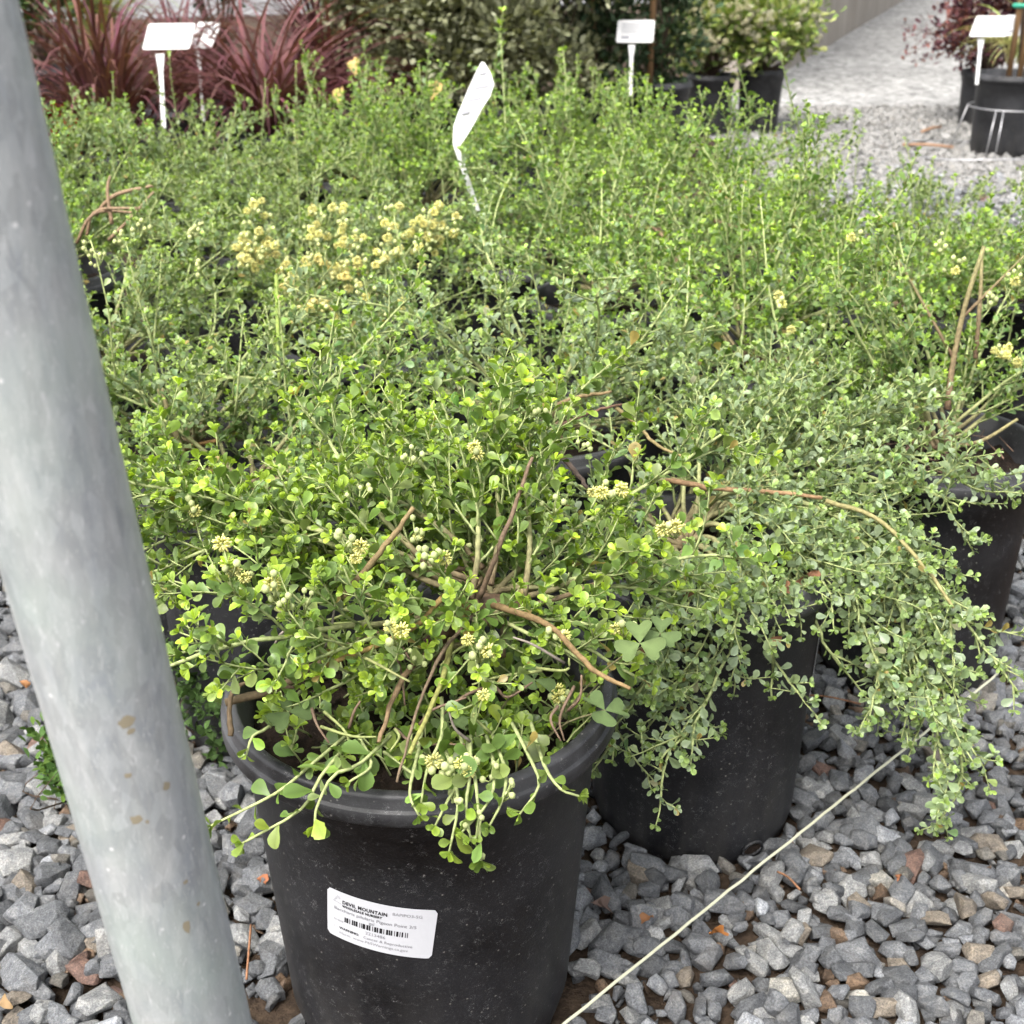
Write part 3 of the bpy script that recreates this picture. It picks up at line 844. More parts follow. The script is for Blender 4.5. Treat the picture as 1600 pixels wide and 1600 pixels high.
# ---- front shrub -------------------------------------------------------------
RIM1 = 0.36
def build_front():
    root = shrub_thing('large low shrub in the front black pot with a white printed label', P1, GRP)
    R1, Rb1 = 0.175, 0.134
    pot = add_pot(root, R1, Rb1, RIM1)
    tag(pot, 'black plastic pot with a white barcode label')
    w = np.array([P1[0], P1[1], 0.0])
    def L(px, py, z): return PX(px, py, z) - w
    s = Shrub(3, 'green', 0.0136, 'front', RIM1, R1, 1.05, 0.22, world=P1[:2])
    base = L(735, 950, 1.10)
    D = radians
    # back and side branches: az measured from +x (right) towards +y (away)
    specs = [(20, 16, .23), (38, 20, .27), (55, 24, .29), (70, 26, .30), (85, 27, .30), (100, 27, .31), (115, 26, .31), (128, 24, .32), (140, 22, .32), (152, 20, .32),
             (163, 18, .33), (172, 16, .33), (182, 14, .33), (192, 14, .30), (203, 18, .20), (215, 20, .15), (4, 14, .20), (-12, 12, .17), (62, 38, .18), (105, 38, .18), (150, 36, .18), (30, 36, .16), (158, 17, .37), (168, 14, .38), (178, 13, .36), (146, 19, .37)]
    for az, el, ln in specs:
        s.main(base + s.r.normal(0, 0.02, 3), D(az) + s.r.normal(0, .10), D(el), ln, up=-0.020, r0=0.0030, dens=1.15, l2=(.05, .125), up2=0.05, wander=0.085, start=0.14)
    # short ones towards the camera, sparser
    for az, el, ln in [(236, 22, .12), (255, 20, .13), (272, 18, .14), (290, 18, .15), (308, 16, .15), (322, 14, .16), (340, 14, .17)]:
        s.main(base, D(az), D(el), ln, up=-0.02, r0=0.0024, dens=1.0, l2=(.03, .08), up2=0.03, wander=0.11, start=0.2)
    # named woody branches that show in the opening
    W = [([(735, 955, 1.10), (700, 930, 1.08), (640, 985, 1.05), (510, 1040, 1.02)], .0042, (.30, .19, .05)),
         ([(530, 940, 1.07), (590, 868, 1.06), (646, 793, 1.05)], .0042, (.20, .14, .06)),
         ([(770, 945, 1.09), (860, 978, 1.05), (925, 1045, 1.0), (985, 1076, .985)], .0038, (.22, .13, .05)),
         ([(690, 1000, 1.08), (628, 1062, 1.03), (592, 1160, .99)], .0038, (.17, .10, .055)),
         ([(705, 1000, 1.06), (690, 1065, 1.02), (640, 1178, .965)], .0036, (.26, .30, .06)),
         ([(755, 945, 1.09), (690, 1020, 1.03), (650, 1115, .99), (620, 1222, .955)], .0022, (.10, .065, .05)),
         ([(748, 935, 1.10), (788, 835, 1.08), (832, 715, 1.10)], .0034, (.10, .055, .045)),
         ([(352, 1098, 1.05), (440, 1072, 1.06), (540, 1010, 1.08), (660, 965, 1.09)], .0045, (.14, .095, .055)),
         ([(430, 950, 1.06), (520, 1000, 1.04), (640, 1065, 1.0)], .0024, (.20, .25, .08)),
         ([(820, 950, 1.1), (900, 925, 1.11), (1010, 880, 1.13)], .0036, (.13, .085, .05)),
         ([(360, 1150, 1.03), (362, 1085, 1.04), (400, 1060, 1.05)], .0030, (.13, .08, .05))]
    for pts, rr, c in W:
        q = smooth_path([L(*p) for p in pts], 16)
        q[1:-1] += s.r.normal(0, 0.0004, (14, 3)); q = q - nrm(q + w - np.array([0, 0, CAM_H])) * .022
        V, T = tube(q, np.linspace(rr * .80, rr * 0.42, 16) * s.r.uniform(.9, 1.12, 16), 8); c = np.array(c) * .55 + np.array([.19, .15, .085]) * .45
        obj('branch', mesh_np('branch', V, T, M_STEM, tube_cols(np.array(c) * 0.75, np.array(c) * 1.2, 16, 8)), root)
    for i in range(26):
        x0, y0 = s.r.uniform(430, 900), s.r.uniform(960, 1160); a = s.r.uniform(0, 6.28); ln = s.r.uniform(40, 120)
        z0_ = 1.055 - (y0 - 960) * .0004
        q = smooth_path([L(x0, y0, z0_), L(x0 + ln * .5 * cos(a) + s.r.normal(0, 9), y0 + ln * .4 * sin(a) + s.r.normal(0, 9), z0_ - .01), L(x0 + ln * cos(a), min(1215, y0 + ln * .8 * sin(a)), z0_ - .012)], 9)
        c = np.array([(.16, .11, .075), (.21, .18, .15), (.24, .27, .10)][s.r.randint(3)])
        V, T = tube(q, np.linspace(.0015, .0008, 9), 5)
        obj('dead_twig', mesh_np('dead_twig', V, T, M_STEM, tube_cols(c * .9, c * 1.2, 9, 5)), root)
    q = smooth_path([L(680, 1030, 1.10), L(695, 975, 1.10), L(745, 940, 1.09), L(815, 948, 1.10)], 14); q += s.r.normal(0, .0015, q.shape)
    V, T = tube(q, np.linspace(.013, .007, 14) * s.r.uniform(.85, 1.2, 14), 9)
    obj('trunk', mesh_np('trunk', V, T, M_STEM, tube_cols((.10, .065, .045), (.12, .08, .05), 14, 9)), root)
    # sprigs that hang over the rim
    hang = [([(540, 1150, 1.0), (480, 1200, .965), (430, 1240, .955), (330, 1290, .955)], .019), ([(545, 1160, .99), (500, 1215, .955), (470, 1265, .95), (378, 1318, .945)], .019),
            ([(600, 1175, .99), (645, 1208, .965), (660, 1200, .96)], .019), ([(610, 1150, .985), (560, 1195, .96), (520, 1212, .952), (495, 1262, .945), (492, 1290, .942)], .020),
            ([(690, 1160, .985), (708, 1205, .95), (715, 1262, .938), (702, 1330, .932)], .019), ([(730, 1160, .98), (742, 1215, .948), (748, 1275, .936), (752, 1345, .93)], .021),
            ([(760, 1150, .99), (772, 1200, .955), (765, 1250, .94), (722, 1300, .935)], .017), ([(800, 1130, .99), (828, 1185, .955), (842, 1228, .945), (812, 1272, .938)], .018),
            ([(830, 1130, .99), (850, 1195, .952), (875, 1232, .942), (905, 1244, .94)], .016), ([(690, 1090, 1.0), (690, 1150, .97), (668, 1200, .95), (658, 1255, .945)], .017),
            ([(660, 1140, .99), (650, 1190, .955), (640, 1240, .945), (655, 1275, .94)], .015), ([(720, 1150, .985), (725, 1200, .952), (700, 1250, .94), (680, 1290, .936)], .015), ([(770, 1150, .985), (790, 1205, .952), (785, 1250, .942), (765, 1290, .938)], .015),
            ([(735, 1150, .985), (735, 1205, .950), (728, 1260, .938), (735, 1310, .932)], .016), ([(560, 1150, .99), (580, 1195, .965), (545, 1222, .955)], .016),
            ([(470, 1080, 1.03), (420, 1135, 1.0), (395, 1150, .99), (385, 1180, .985)], .015)]
    for pts, size in hang: s.sprig([L(*p) for p in pts], size, 0.0017, 0.0095, 0.6)
    # low growth inside the pot at the front
    for i in range(150):
        px, py = s.r.uniform(390, 930), s.r.uniform(1030, 1225)
        if abs(px - 650) / 300 > 1.15 - ((py - 1000) / 290) ** 2: continue
        p = PZ(px, py, 0.325) - w
        q = grow(s.r, p, np.array([s.r.normal(0, .8), s.r.normal(-.2, .8), .8]), s.r.uniform(.03, .07), .011, .02, .12)
        s.shoot(q, .0012, .0008, .2, .0085, True, .0165, young=.7)
    s.finish(root, 300, near_pole)
    # yellow heads and pale buds on the shoots
    px, py, z = s.depthdata
    r = np.random.RandomState(8)
    def surf(x, y, rad=16):
        m = (np.abs(px - x) < rad) & (np.abs(py - y) < rad)
        return (z[m].min() - 0.004) if m.any() else 1.05
    fl = [(360, 878, 3, 2), (385, 905, 1, 1), (430, 916, 1, 3), (548, 850, 2, 4), (650, 832, 1, 6), (680, 868, 1, 6), (750, 702, 2, 2), (948, 772, 3, 3), (1058, 820, 4, 1), (885, 990, 1, 5), (976, 976, 1, 2),
          (750, 1014, 2, 5), (618, 988, 2, 2), (876, 1084, 1, 3), (884, 1104, 1, 2), (676, 1192, 1, 5), (712, 1204, 2, 5), (736, 1184, 1, 4), (640, 716, 0, 6), (446, 938, 0, 5), (474, 944, 0, 5), (648, 1022, 0, 6),
          (786, 1236, 0, 5), (742, 1302, 0, 5), (765, 1205, 0, 4), (745, 848, 0, 4), (560, 770, 0, 4), (905, 690, 0, 5), (745, 1100, 1, 0), (865, 790, 0, 4), (300, 790, 1, 3), (830, 640, 0, 4), (706, 1238, 0, 5)]
    for x, y, h, b in fl:
        flower_cluster('flower_cluster', root, PX(x, y, surf(x, y)) - w, r, h, b, 0.0056 if h else 0.0044)
    # printed label
    rad = pot_rad(R1, Rb1, RIM1)
    az0, z0, tilt = radians(-90 - 11.5), 0.209, radians(-7)
    LW, LH = 0.094, 0.056
    def wrap(uv, eps):
        uv = np.asarray(uv, float)
        u = uv[:, 0] * cos(tilt) - uv[:, 1] * sin(tilt); v = uv[:, 0] * sin(tilt) + uv[:, 1] * cos(tilt)
        zz = z0 + v; rr = rad(zz) + eps; a = az0 + u / rad(z0)
        return np.stack([rr * np.cos(a), rr * np.sin(a), zz], -1)
    nx, ny = 40, 14
    cr = 0.004
    U = np.linspace(-LW / 2, LW / 2, nx); G = []
    for u in U:
        d = max(0, abs(u) - (LW / 2 - cr)); cut = cr - math.sqrt(max(0, cr * cr - d * d))
        for t in np.linspace(-1, 1, ny): G.append((u, t * (LH / 2 - cut)))
    T = []
    for i in range(nx - 1):
        for j in range(ny - 1):
            a = i * ny + j; T += [(a, a + ny, a + ny + 1), (a, a + ny + 1, a + 1)]
    obj('label', mesh_np('label', wrap(G, 0.0009), np.array(T), M_PAPER), pot)
    def text(body, u, v, size, mat, bold=0.0, sx=1.0, shear=0.0):
        cu = bpy.data.curves.new('t', 'FONT'); cu.body = body; cu.size = size; cu.offset = bold; cu.space_character = 1.12 if bold > .00015 else 1.0; cu.resolution_u = 3; cu.shear = shear
        ob = bpy.data.objects.new('t', cu); COL.objects.link(ob)
        dg = bpy.context.evaluated_depsgraph_get()
        me = bpy.data.meshes.new_from_object(ob.evaluated_get(dg))
        bpy.data.objects.remove(ob)
        co = np.empty(len(me.vertices) * 3, np.float32); me.vertices.foreach_get('co', co); co = co.reshape(-1, 3)
        co = wrap(np.stack([u + co[:, 0] * sx, v + co[:, 1]], -1), 0.0013)
        me.vertices.foreach_set('co', co.astype(np.float32).ravel()); me.materials.clear(); me.materials.append(mat); me.update()
        obj('lettering', me, pot)
    l, t = -LW / 2, LH / 2
    text('DEVIL MOUNTAIN', l + .0145, t - .0125, .0054, M_INK, .00018, 0.80)
    text('WHOLESALE NURSERY', l + .0146, t - .0166, .0037, M_INK, .00016, 0.84)
    text('BAPIPO3-5G', l + .0575, t - .0098, .0046, M_PALEINK, 0, 1.0)
    text('Baccharis pilularis Pigeon Point 3/5', l + .0068, t - .0222, .0050, M_GREYINK, 0, 1.02)
    text('gal', l + .0385, t - .0265, .0047, M_GREYINK, 0, 1.0)
    text('2213486', l + .0360, t - .0392, .0048, M_GREYINK, 0, 1.05)
    text('9/13/25', l + .0068, t - .0352, .0030, M_PALEINK, 0, 1.0)
    text('WARNING:', l + .0122, t - .0440, .0042, M_INK, .00008, 0.86)
    text('Cancer & Reproductive', l + .0345, t - .0448, .0043, M_GREYINK, 0, 1.03)
    text('Harm. www.P65Warnings.ca.gov', l + .0122, t - .0500, .0043, M_PALEINK, 0, 1.07)
    def strip(uvs, mat, w=.00028):
        uvs = np.array(uvs, float); d = np.gradient(uvs, axis=0); d /= np.maximum(np.linalg.norm(d, axis=1, keepdims=True), 1e-9)
        nn_ = np.stack([-d[:, 1], d[:, 0]], -1) * w / 2
        V = wrap(np.vstack([uvs + nn_, uvs - nn_]), 0.0013); k = len(uvs)
        T = [x for i in range(k - 1) for x in ((i, i + 1, k + i + 1), (i, k + i + 1, k + i))]
        obj('printed_line', mesh_np('printed_line', V, np.array(T), mat), pot)
    ox, oy = l + .0058, t - .0125     # line drawing of a peak with a square flag shape
    strip([(ox, oy), (ox + .0022, oy + .0006), (ox + .0014, oy + .0022), (ox + .0034, oy + .0032), (ox + .0024, oy + .0044), (ox + .0040, oy + .0054)], M_GREYINK)
    strip([(ox + .0040, oy + .0054), (ox + .0038, oy + .0072), (ox + .0062, oy + .0062), (ox + .0066, oy + .0046), (ox + .0044, oy + .0050)], M_GREYINK)
    strip([(ox, oy), (ox + .0035, oy - .0003), (ox + .0078, oy - .0014)], M_GREYINK)
    strip([(l + .0068, t - .0432), (l + .0086, t - .0400), (l + .0104, t - .0432), (l + .0068, t - .0432)], M_GREYINK, .0002)
    bars = '2 1 3 2 1 3 2 1 2 1 3 3 1 2 1 1 4 2 3 1 2 3 1 2 3 1 2 2 4 2 1 3 3 1 2 1 2 3 1 2 3 2 1 2 2 3 1 2 1 1'
    x = l + .0170; wd = [int(b) for b in bars.split()]; unit = .0555 / sum(wd)
    for i, b in enumerate(wd):
        if i % 2 == 0:
            c = [(x, t - .0335), (x + b * unit, t - .0335), (x + b * unit, t - .0272 - (.0004)), (x, t - .0272 - .0004)]
            obj('barcode_bar', mesh_np('barcode_bar', wrap(c, 0.0013), np.array([(0, 1, 2), (0, 2, 3)]), M_INK), pot)
        x += b * unit
    return root, s

# ---- right front shrub: grey-green, sweeping to the right and down --------------------------
def build_sweeping():
    root = shrub_thing('grey-green shrub whose long branches sweep right and droop to the gravel', P2, GRP)
    pot = add_pot(root, **STD)
    drain_hole(pot, radians(-62), 0.020, 0.1165)
    rad = pot_rad(**STD)
    g = [(u, v) for u in np.linspace(-.02, .02, 8) for v in (-.045, .045)]
    V = [((rad(.23 + v) + .001) * cos(radians(-14) + u / .13), (rad(.23 + v) + .001) * sin(radians(-14) + u / .13), .23 + v) for u, v in g]
    T = [t for i in range(7) for t in ((2 * i, 2 * i + 2, 2 * i + 3), (2 * i, 2 * i + 3, 2 * i + 1))]
    obj('label', mesh_np('label', np.array(V), np.array(T), M_PAPER), pot)
    w = np.array([P2[0], P2[1], 0.0])
    def L(px, py, z): return PX(px, py, z) - w
    s = Shrub(21, 'grey', 0.0116, 'near', 0.35, 0.142, 0.75, 0.55, world=P2[:2])
    base = np.array([-0.02, 0.02, 0.335])
    # hand-laid sweeping limbs
    limbs = [[(1040, 850, 1.48), (1000, 760, 1.50), (1130, 758, 1.47), (1290, 780, 1.42), (1400, 845, 1.38), (1470, 930, 1.34), (1540, 1030, 1.31)],
             [(1060, 850, 1.47), (1180, 770, 1.45), (1330, 800, 1.42), (1420, 900, 1.38), (1450, 1000, 1.36), (1480, 1110, 1.34), (1500, 1190, 1.33)],
             [(1060, 850, 1.47), (1160, 780, 1.44), (1290, 800, 1.40), (1380, 890, 1.36), (1410, 1000, 1.34), (1440, 1080, 1.33)],
             [(1060, 850, 1.47), (1150, 790, 1.43), (1260, 830, 1.38), (1330, 930, 1.35), (1360, 1020, 1.34), (1370, 1080, 1.33)],
             [(1050, 850, 1.46), (1130, 800, 1.42), (1220, 830, 1.37), (1270, 920, 1.34), (1300, 1000, 1.33), (1330, 1040, 1.33)],
             [(1050, 850, 1.46), (1120, 820, 1.40), (1180, 860, 1.35), (1200, 930, 1.32), (1220, 1000, 1.31), (1225, 1080, 1.30)],
             [(1050, 850, 1.46), (1120, 840, 1.39), (1170, 900, 1.34), (1150, 960, 1.31), (1110, 1030, 1.29), (1050, 1080, 1.27)],
             [(1040, 850, 1.46), (1100, 860, 1.38), (1120, 930, 1.33), (1090, 1000, 1.30), (1060, 1060, 1.28), (1080, 1110, 1.28)],
             [(1030, 850, 1.46), (1060, 870, 1.38), (1070, 930, 1.34), (1050, 990, 1.30), (1010, 1050, 1.28)],
             [(1060, 850, 1.48), (1200, 740, 1.47), (1330, 720, 1.46), (1430, 720, 1.43), (1530, 770, 1.40)],
             [(1060, 850, 1.48), (1190, 730, 1.50), (1290, 680, 1.50), (1380, 645, 1.50), (1440, 625, 1.50)],
             [(1060, 850, 1.48), (1190, 750, 1.50), (1300, 705, 1.50), (1370, 685, 1.50), (1420, 675, 1.50)],
             [(1060, 850, 1.48), (1200, 760, 1.46), (1330, 740, 1.44), (1440, 760, 1.41), (1510, 790, 1.39)],
             [(1050, 850, 1.48), (1150, 720, 1.53), (1230, 650, 1.55), (1330, 600, 1.56)],
             [(1040, 850, 1.48), (1100, 720, 1.54), (1150, 640, 1.57), (1200, 570, 1.58)]]
    for i, pts in enumerate(limbs):
        q = smooth_path([L(*p) for p in pts], 30)
        q[2:] += np.cumsum(s.r.normal(0, 0.0012, q[2:].shape), 0)
        down = i < 9
        if i in (1, 2, 3, 4, 6, 7, 10, 11, 13, 14):
            k2 = q + np.linspace(0, 1, 30)[:, None] * s.r.normal(0, .03, 3) + np.linspace(0, 1, 30)[:, None] ** 2 * np.array([s.r.normal(-.02, .03), s.r.normal(0, .03), 0])
            k2 = np.array([s.keepout(x) for x in k2])
            s.main(None, 0, 0, 0, path=k2, r0=0.0026, dens=1.35, l2=(.06, .15), up2=0.0 if down else 0.03, start=.25, bark=.4, fan=(1.0, 2.2), r2=.0018)
        s.main(None, 0, 0, 0, path=q, r0=0.0036, dens=1.3 if down else 1.35, l2=(.06, .15), up2=0.0 if down else 0.03, start=.26, bark=.5, fan=(1.0, 2.2), r2=.0018)
    q = smooth_path([L(1470, 1090, 1.34), L(1500, 1170, 1.33), L(1500, 1230, 1.325), L(1470, 1280, 1.32)], 16)
    s.main(None, 0, 0, 0, path=q, r0=.0018, dens=1.2, l2=(.03, .055), up2=.01, start=.1, l3=False, bark=.01)
    q = smooth_path([L(1500, 960, 1.33), L(1560, 1040, 1.31), L(1590, 1080, 1.30)], 12)
    s.main(None, 0, 0, 0, path=q, r0=.0018, dens=1.2, l2=(.03, .05), up2=.01, start=.1, l3=False, bark=.01)
    for az, el, ln in [(95, 38, .26), (120, 34, .25), (150, 28, .24), (180, 24, .22), (205, 16, .2), (70, 40, .27), (45, 36, .27), (240, 10, .17)]:
        s.main(base, radians(az), radians(el), ln, up=-.012, r0=.003, dens=1.0, l2=(.05, .10), up2=.05, start=.3)
    # bare brown limbs that show on top
    for pts, rr, c in [([(1040, 748, 1.43), (1110, 762, 1.42), (1200, 768, 1.40), (1285, 778, 1.39)], .0042, (.24, .15, .08)),
                       ([(868, 634, 1.40), (905, 620, 1.41), (955, 612, 1.43)], .0036, (.22, .16, .08)),
                       ([(876, 665, 1.40), (920, 645, 1.41), (972, 632, 1.42)], .0028, (.15, .09, .06)),
                       ([(962, 636, 1.42), (1000, 668, 1.42), (1025, 695, 1.41), (1070, 715, 1.41)], .0030, (.28, .22, .10)),
                       ([(870, 704, 1.38), (900, 738, 1.37), (918, 762, 1.36)], .0042, (.13, .095, .075)),
                       ([(1290, 782, 1.385), (1370, 810, 1.37), (1440, 880, 1.345), (1490, 950, 1.33)], .0034, (.28, .25, .11))]:
        q = smooth_path([L(*p) for p in pts], 14); q[1:-1] += s.r.normal(0, .0004, (12, 3)); q = q - nrm(q + w - np.array([0, 0, CAM_H])) * .03
        V, T = tube(q, np.linspace(rr, rr * .6, 14) * .8, 8)
        obj('branch', mesh_np('branch', V, T, M_STEM, tube_cols(np.array(c) * .8, np.array(c) * 1.15, 14, 8)), root)
    s.finish(root, 300)
    # a few withered leaves
    r = np.random.RandomState(4)
    for px, py in [(1285, 905), (1215, 925), (1238, 912), (1222, 995), (1090, 925), (1060, 975), (1010, 1000)]:
        c = np.array([.30, .15, .09]) * r.uniform(.7, 1.2)
        o = obj('withered_leaf', mesh_np('withered_leaf', TPL['tooth'][0] * [1, 1, 3.0], TPL['tooth'][1], M_LEAFD, c), root)
        o.location = PX(px, py, 1.27 if px < 1230 else 1.33) - w; o.scale = (.018,) * 3; o.rotation_euler = r.uniform(-2, 2, 3)
    return root, s

def generic(seed, label, at, pal='green', leaf=.0120, lod='near', n_main=18, ln=(.26, .36), el=(12, 62), young=1.0, grey=.4, dens=1.05, n_leaf=0, up=-.012, spikes=5, l2=(.05, .11), sectors=None, base_z=.335, up2=.05, extra=()):
    root = shrub_thing(label, at, GRP); add_pot(root, **STD)
    s = Shrub(seed, pal, leaf, lod, .35, .142, young, grey, world=at[:2])
    r = s.r; base = np.array([0, 0, base_z])
    for i in range(n_main):
        az = i * GOLD + r.normal(0, .15); e = r.uniform(*el)
        if sectors is not None:
            a0, a1 = sectors; az = radians(r.uniform(a0, a1))
        s.main(base + r.normal(0, .012, 3) * [1, 1, .3], az, radians(e), r.uniform(*ln), up=up, r0=.0032, dens=dens, l2=l2, up2=up2, wander=.07, start=.25)
    for i in range(spikes):                        # upright young shoots
        p = base + np.array([*r.uniform(-.17, .17, 2), r.uniform(.02, .1)])
        q = grow(r, p, np.array([r.normal(0, .16), r.normal(0, .16), 1]), r.uniform(.12, .27), .02, .04, .05)
        s.shoot(q, .0018, .0009, .25, .0085, True, leaf * 1.05, young=1.25)
    for pts, size in extra:
        q = smooth_path([PX(*p) - s.w for p in pts], 16)
        s.shoot(q, .0022, .0010, .12, .0095, True, size, young=1.3, k=5)
    s.finish(root, n_leaf)
    return root, s

def dup(root, label, at, rz, sc=(1.0, 1.0)):
    c = root.copy(); COL.objects.link(c); c.location = (at[0], at[1], 0); c.rotation_euler = (0, 0, rz); c['label'] = label
    c.scale = (sc[0], sc[0], sc[1])
    for ch in list(root.children):
        d = ch.copy(); COL.objects.link(d); d.parent = c
        for g in list(ch.children):
            e = g.copy(); COL.objects.link(e); e.parent = d
    return c

for p in (P2, P3, P4, P5): POT_SPOTS.append((p[0], p[1], 0.112))
POT_SPOTS.append((P1[0], P1[1], 0.136))
lay_gravel()
front_root, front = build_front()
sweep_root, sweep = build_sweeping()

# sparse woody shrub at the right edge
root, s = generic(31, 'sparse woody shrub with bare stems and yellow flowers in the right-hand black pot', P3, 'green', .0115, n_main=18, ln=(.22, .33), el=(18, 68), sectors=(-5, 215), dens=.85, n_leaf=300, spikes=2, young=.9)
w3 = np.array([P3[0], P3[1], 0.0])
for pts, rr in [([(1480, 640, 1.66), (1490, 560, 1.66), (1510, 470, 1.65), (1538, 385, 1.64)], .0045), ([(1524, 560, 1.70), (1532, 460, 1.70), (1534, 392, 1.70)], .0035), ([(1500, 500, 1.655), (1560, 440, 1.64), (1600, 400, 1.62)], .0022),
                ([(1490, 560, 1.66), (1440, 470, 1.66), (1400, 400, 1.66)], .0024), ([(1460, 700, 1.6), (1530, 690, 1.57), (1590, 655, 1.56)], .003)]:
    q = smooth_path([PX(*p) - w3 for p in pts], 14); V, T = tube(q, np.linspace(rr, rr * .6, 14), 7)
    obj('branch', mesh_np('branch', V, T, M_STEM, tube_cols((.17, .11, .07), (.26, .24, .11), 14, 7)), root)
r = np.random.RandomState(3)
for px, py, h, b in [(1565, 545, 5, 3), (1585, 560, 3, 1), (1330, 375, 1, 4), (1470, 380, 0, 5), (1370, 350, 0, 5), (1220, 470, 2, 3), (1232, 520, 2, 2), (1300, 500, 0, 5), (1585, 430, 1, 5), (1545, 470, 0, 5), (1490, 420, 1, 4)]:
    flower_cluster('flower_cluster', root, PX(px, py, 1.60) - w3, r, h, b, .0055)
acc = Acc()                                       # dry stalks lying on the soil
for i in range(60):
    a = r.uniform(0, 6.28); rr = r.uniform(0, .11); p = np.array([rr * cos(a), rr * sin(a), .325 + r.uniform(0, .012)])
    d = np.array([r.normal(), r.normal(), .12]); d = nrm(d) * r.uniform(.02, .05)
    V, T = tube(np.array([p, p + d]), .0008, 3); acc.add(V, T, np.array([.18, .12, .085]) * r.uniform(.6, 1.5))
tag(acc.build('dry_stalks', M_STEM, root), kind='stuff')

K = dict(n_leaf=300)
root, s = generic(41, 'open spreading shrub behind the galvanised pole with its pot rim showing', P4, 'dull', .0114, n_main=18, ln=(.24, .36), el=(8, 50), grey=.55, dens=.85, spikes=4, extra=[([(437, 600, 1.60), (434, 510, 1.61), (432, 428, 1.62)], .013)], **K)
w4 = np.array([P4[0], P4[1], 0.0])
for pts, rr, c in [([(250, 608, 1.60), (268, 660, 1.59), (292, 722, 1.57)], .004, (.26, .22, .11)), ([(245, 725, 1.58), (290, 700, 1.58), (340, 688, 1.57)], .0028, (.26, .15, .06)), ([(432, 430, 1.62), (434, 510, 1.61), (436, 595, 1.60)], .0028, (.26, .34, .08)),
                   ([(436, 600, 1.60), (380, 590, 1.62), (330, 595, 1.63)], .0025, (.25, .28, .11))]:
    q = smooth_path([PX(*p) - w4 for p in pts], 12); V, T = tube(q, np.linspace(rr, rr * .8, 12), 7)
    obj('branch', mesh_np('branch', V, T, M_STEM, tube_cols(np.array(c) * .85, c, 12, 7)), root)
r = np.random.RandomState(14)
for px, py in [(300, 360), (305, 352), (140, 395), (155, 400), (190, 372), (315, 415), (225, 352)]:
    flower_cluster('flower_cluster', root, PX(px, py, 1.72) - w4, r, 0, 6, .0055, 0.1)

root, s = generic(51, 'shrub covered in orange-yellow seed heads with its dark pot rim showing', P5, 'dull', .0108, n_main=16, ln=(.20, .30), el=(15, 60), grey=.5, dens=.9, spikes=0, n_leaf=300)
w5 = np.array([P5[0], P5[1], 0.0])
r = np.random.RandomState(15); px, py, z = s.depthdata
spots = []
for i in range(46): spots.append((r.normal(515, 72), r.uniform(322, 492)))
for i in range(16): spots.append((r.normal(680, 30), r.uniform(320, 400)))
for i in range(10): spots.append((r.normal(395, 18), r.normal(395, 12)))
for x, y in spots:
    m = (np.abs(px - x) < 22) & (np.abs(py - y) < 22)
    if not m.any(): continue
    zz = z[m].min() - .008
    flower_cluster('flower_cluster', root, PX(x, y, zz) - w5, r, 2, 4, .0060, r.uniform(0, .2) if y < 400 else r.uniform(.1, .6), 1.8)

near = [
    ((-0.31, 1.42), 61, 'low leafy shrub right behind the front pot on its left', dict(pal='green', n_main=18, ln=(.24, .36), el=(8, 45), spikes=4)),
    ((0.04, 1.62), 62, 'grey-leaved bushy shrub directly behind the front shrub', dict(pal='grey', n_main=22, ln=(.28, .40), el=(8, 52), spikes=6, grey=.5)),
    ((0.37, 1.93), 63, 'upright bright-tipped shrub behind the sweeping grey-green one', dict(pal='lush', n_main=22, ln=(.28, .40), el=(12, 68), spikes=9, extra=[([(1236, 590, 1.72), (1205, 470, 1.73), (1188, 310, 1.74)], .015), ([(1060, 640, 1.72), (1072, 500, 1.75), (1078, 385, 1.78)], .013), ([(1150, 600, 1.72), (1160, 520, 1.72), (1165, 460, 1.72)], .015)])),
    ((-0.64, 1.92), 64, 'shrub at the left edge beside the upper part of the pole', dict(pal='dull', n_main=20, ln=(.26, .36), el=(10, 55), spikes=5)),
    ((0.17, 2.26), 65, 'tall-stemmed shrub with pale straight shoots right of the seed-head shrub', dict(pal='green', n_main=22, ln=(.28, .40), el=(15, 70), spikes=8, young=.9, extra=[([(758, 540, 2.1), (760, 440, 2.12), (775, 330, 2.15), (800, 270, 2.2)], .011), ([(935, 420, 2.1), (940, 340, 2.12), (940, 275, 2.15)], .015), ([(690, 590, 2.0), (640, 500, 2.03), (600, 400, 2.08)], .011)])),
    ((0.69, 2.22), 66, 'dense leafy shrub behind the sparse woody one', dict(pal='lush', n_main=25, ln=(.24, .36), el=(-6, 52), spikes=6)),
]
tall = []
for at, seed, lab, kw in near:
    generic(seed, lab, at, n_leaf=300, **kw)
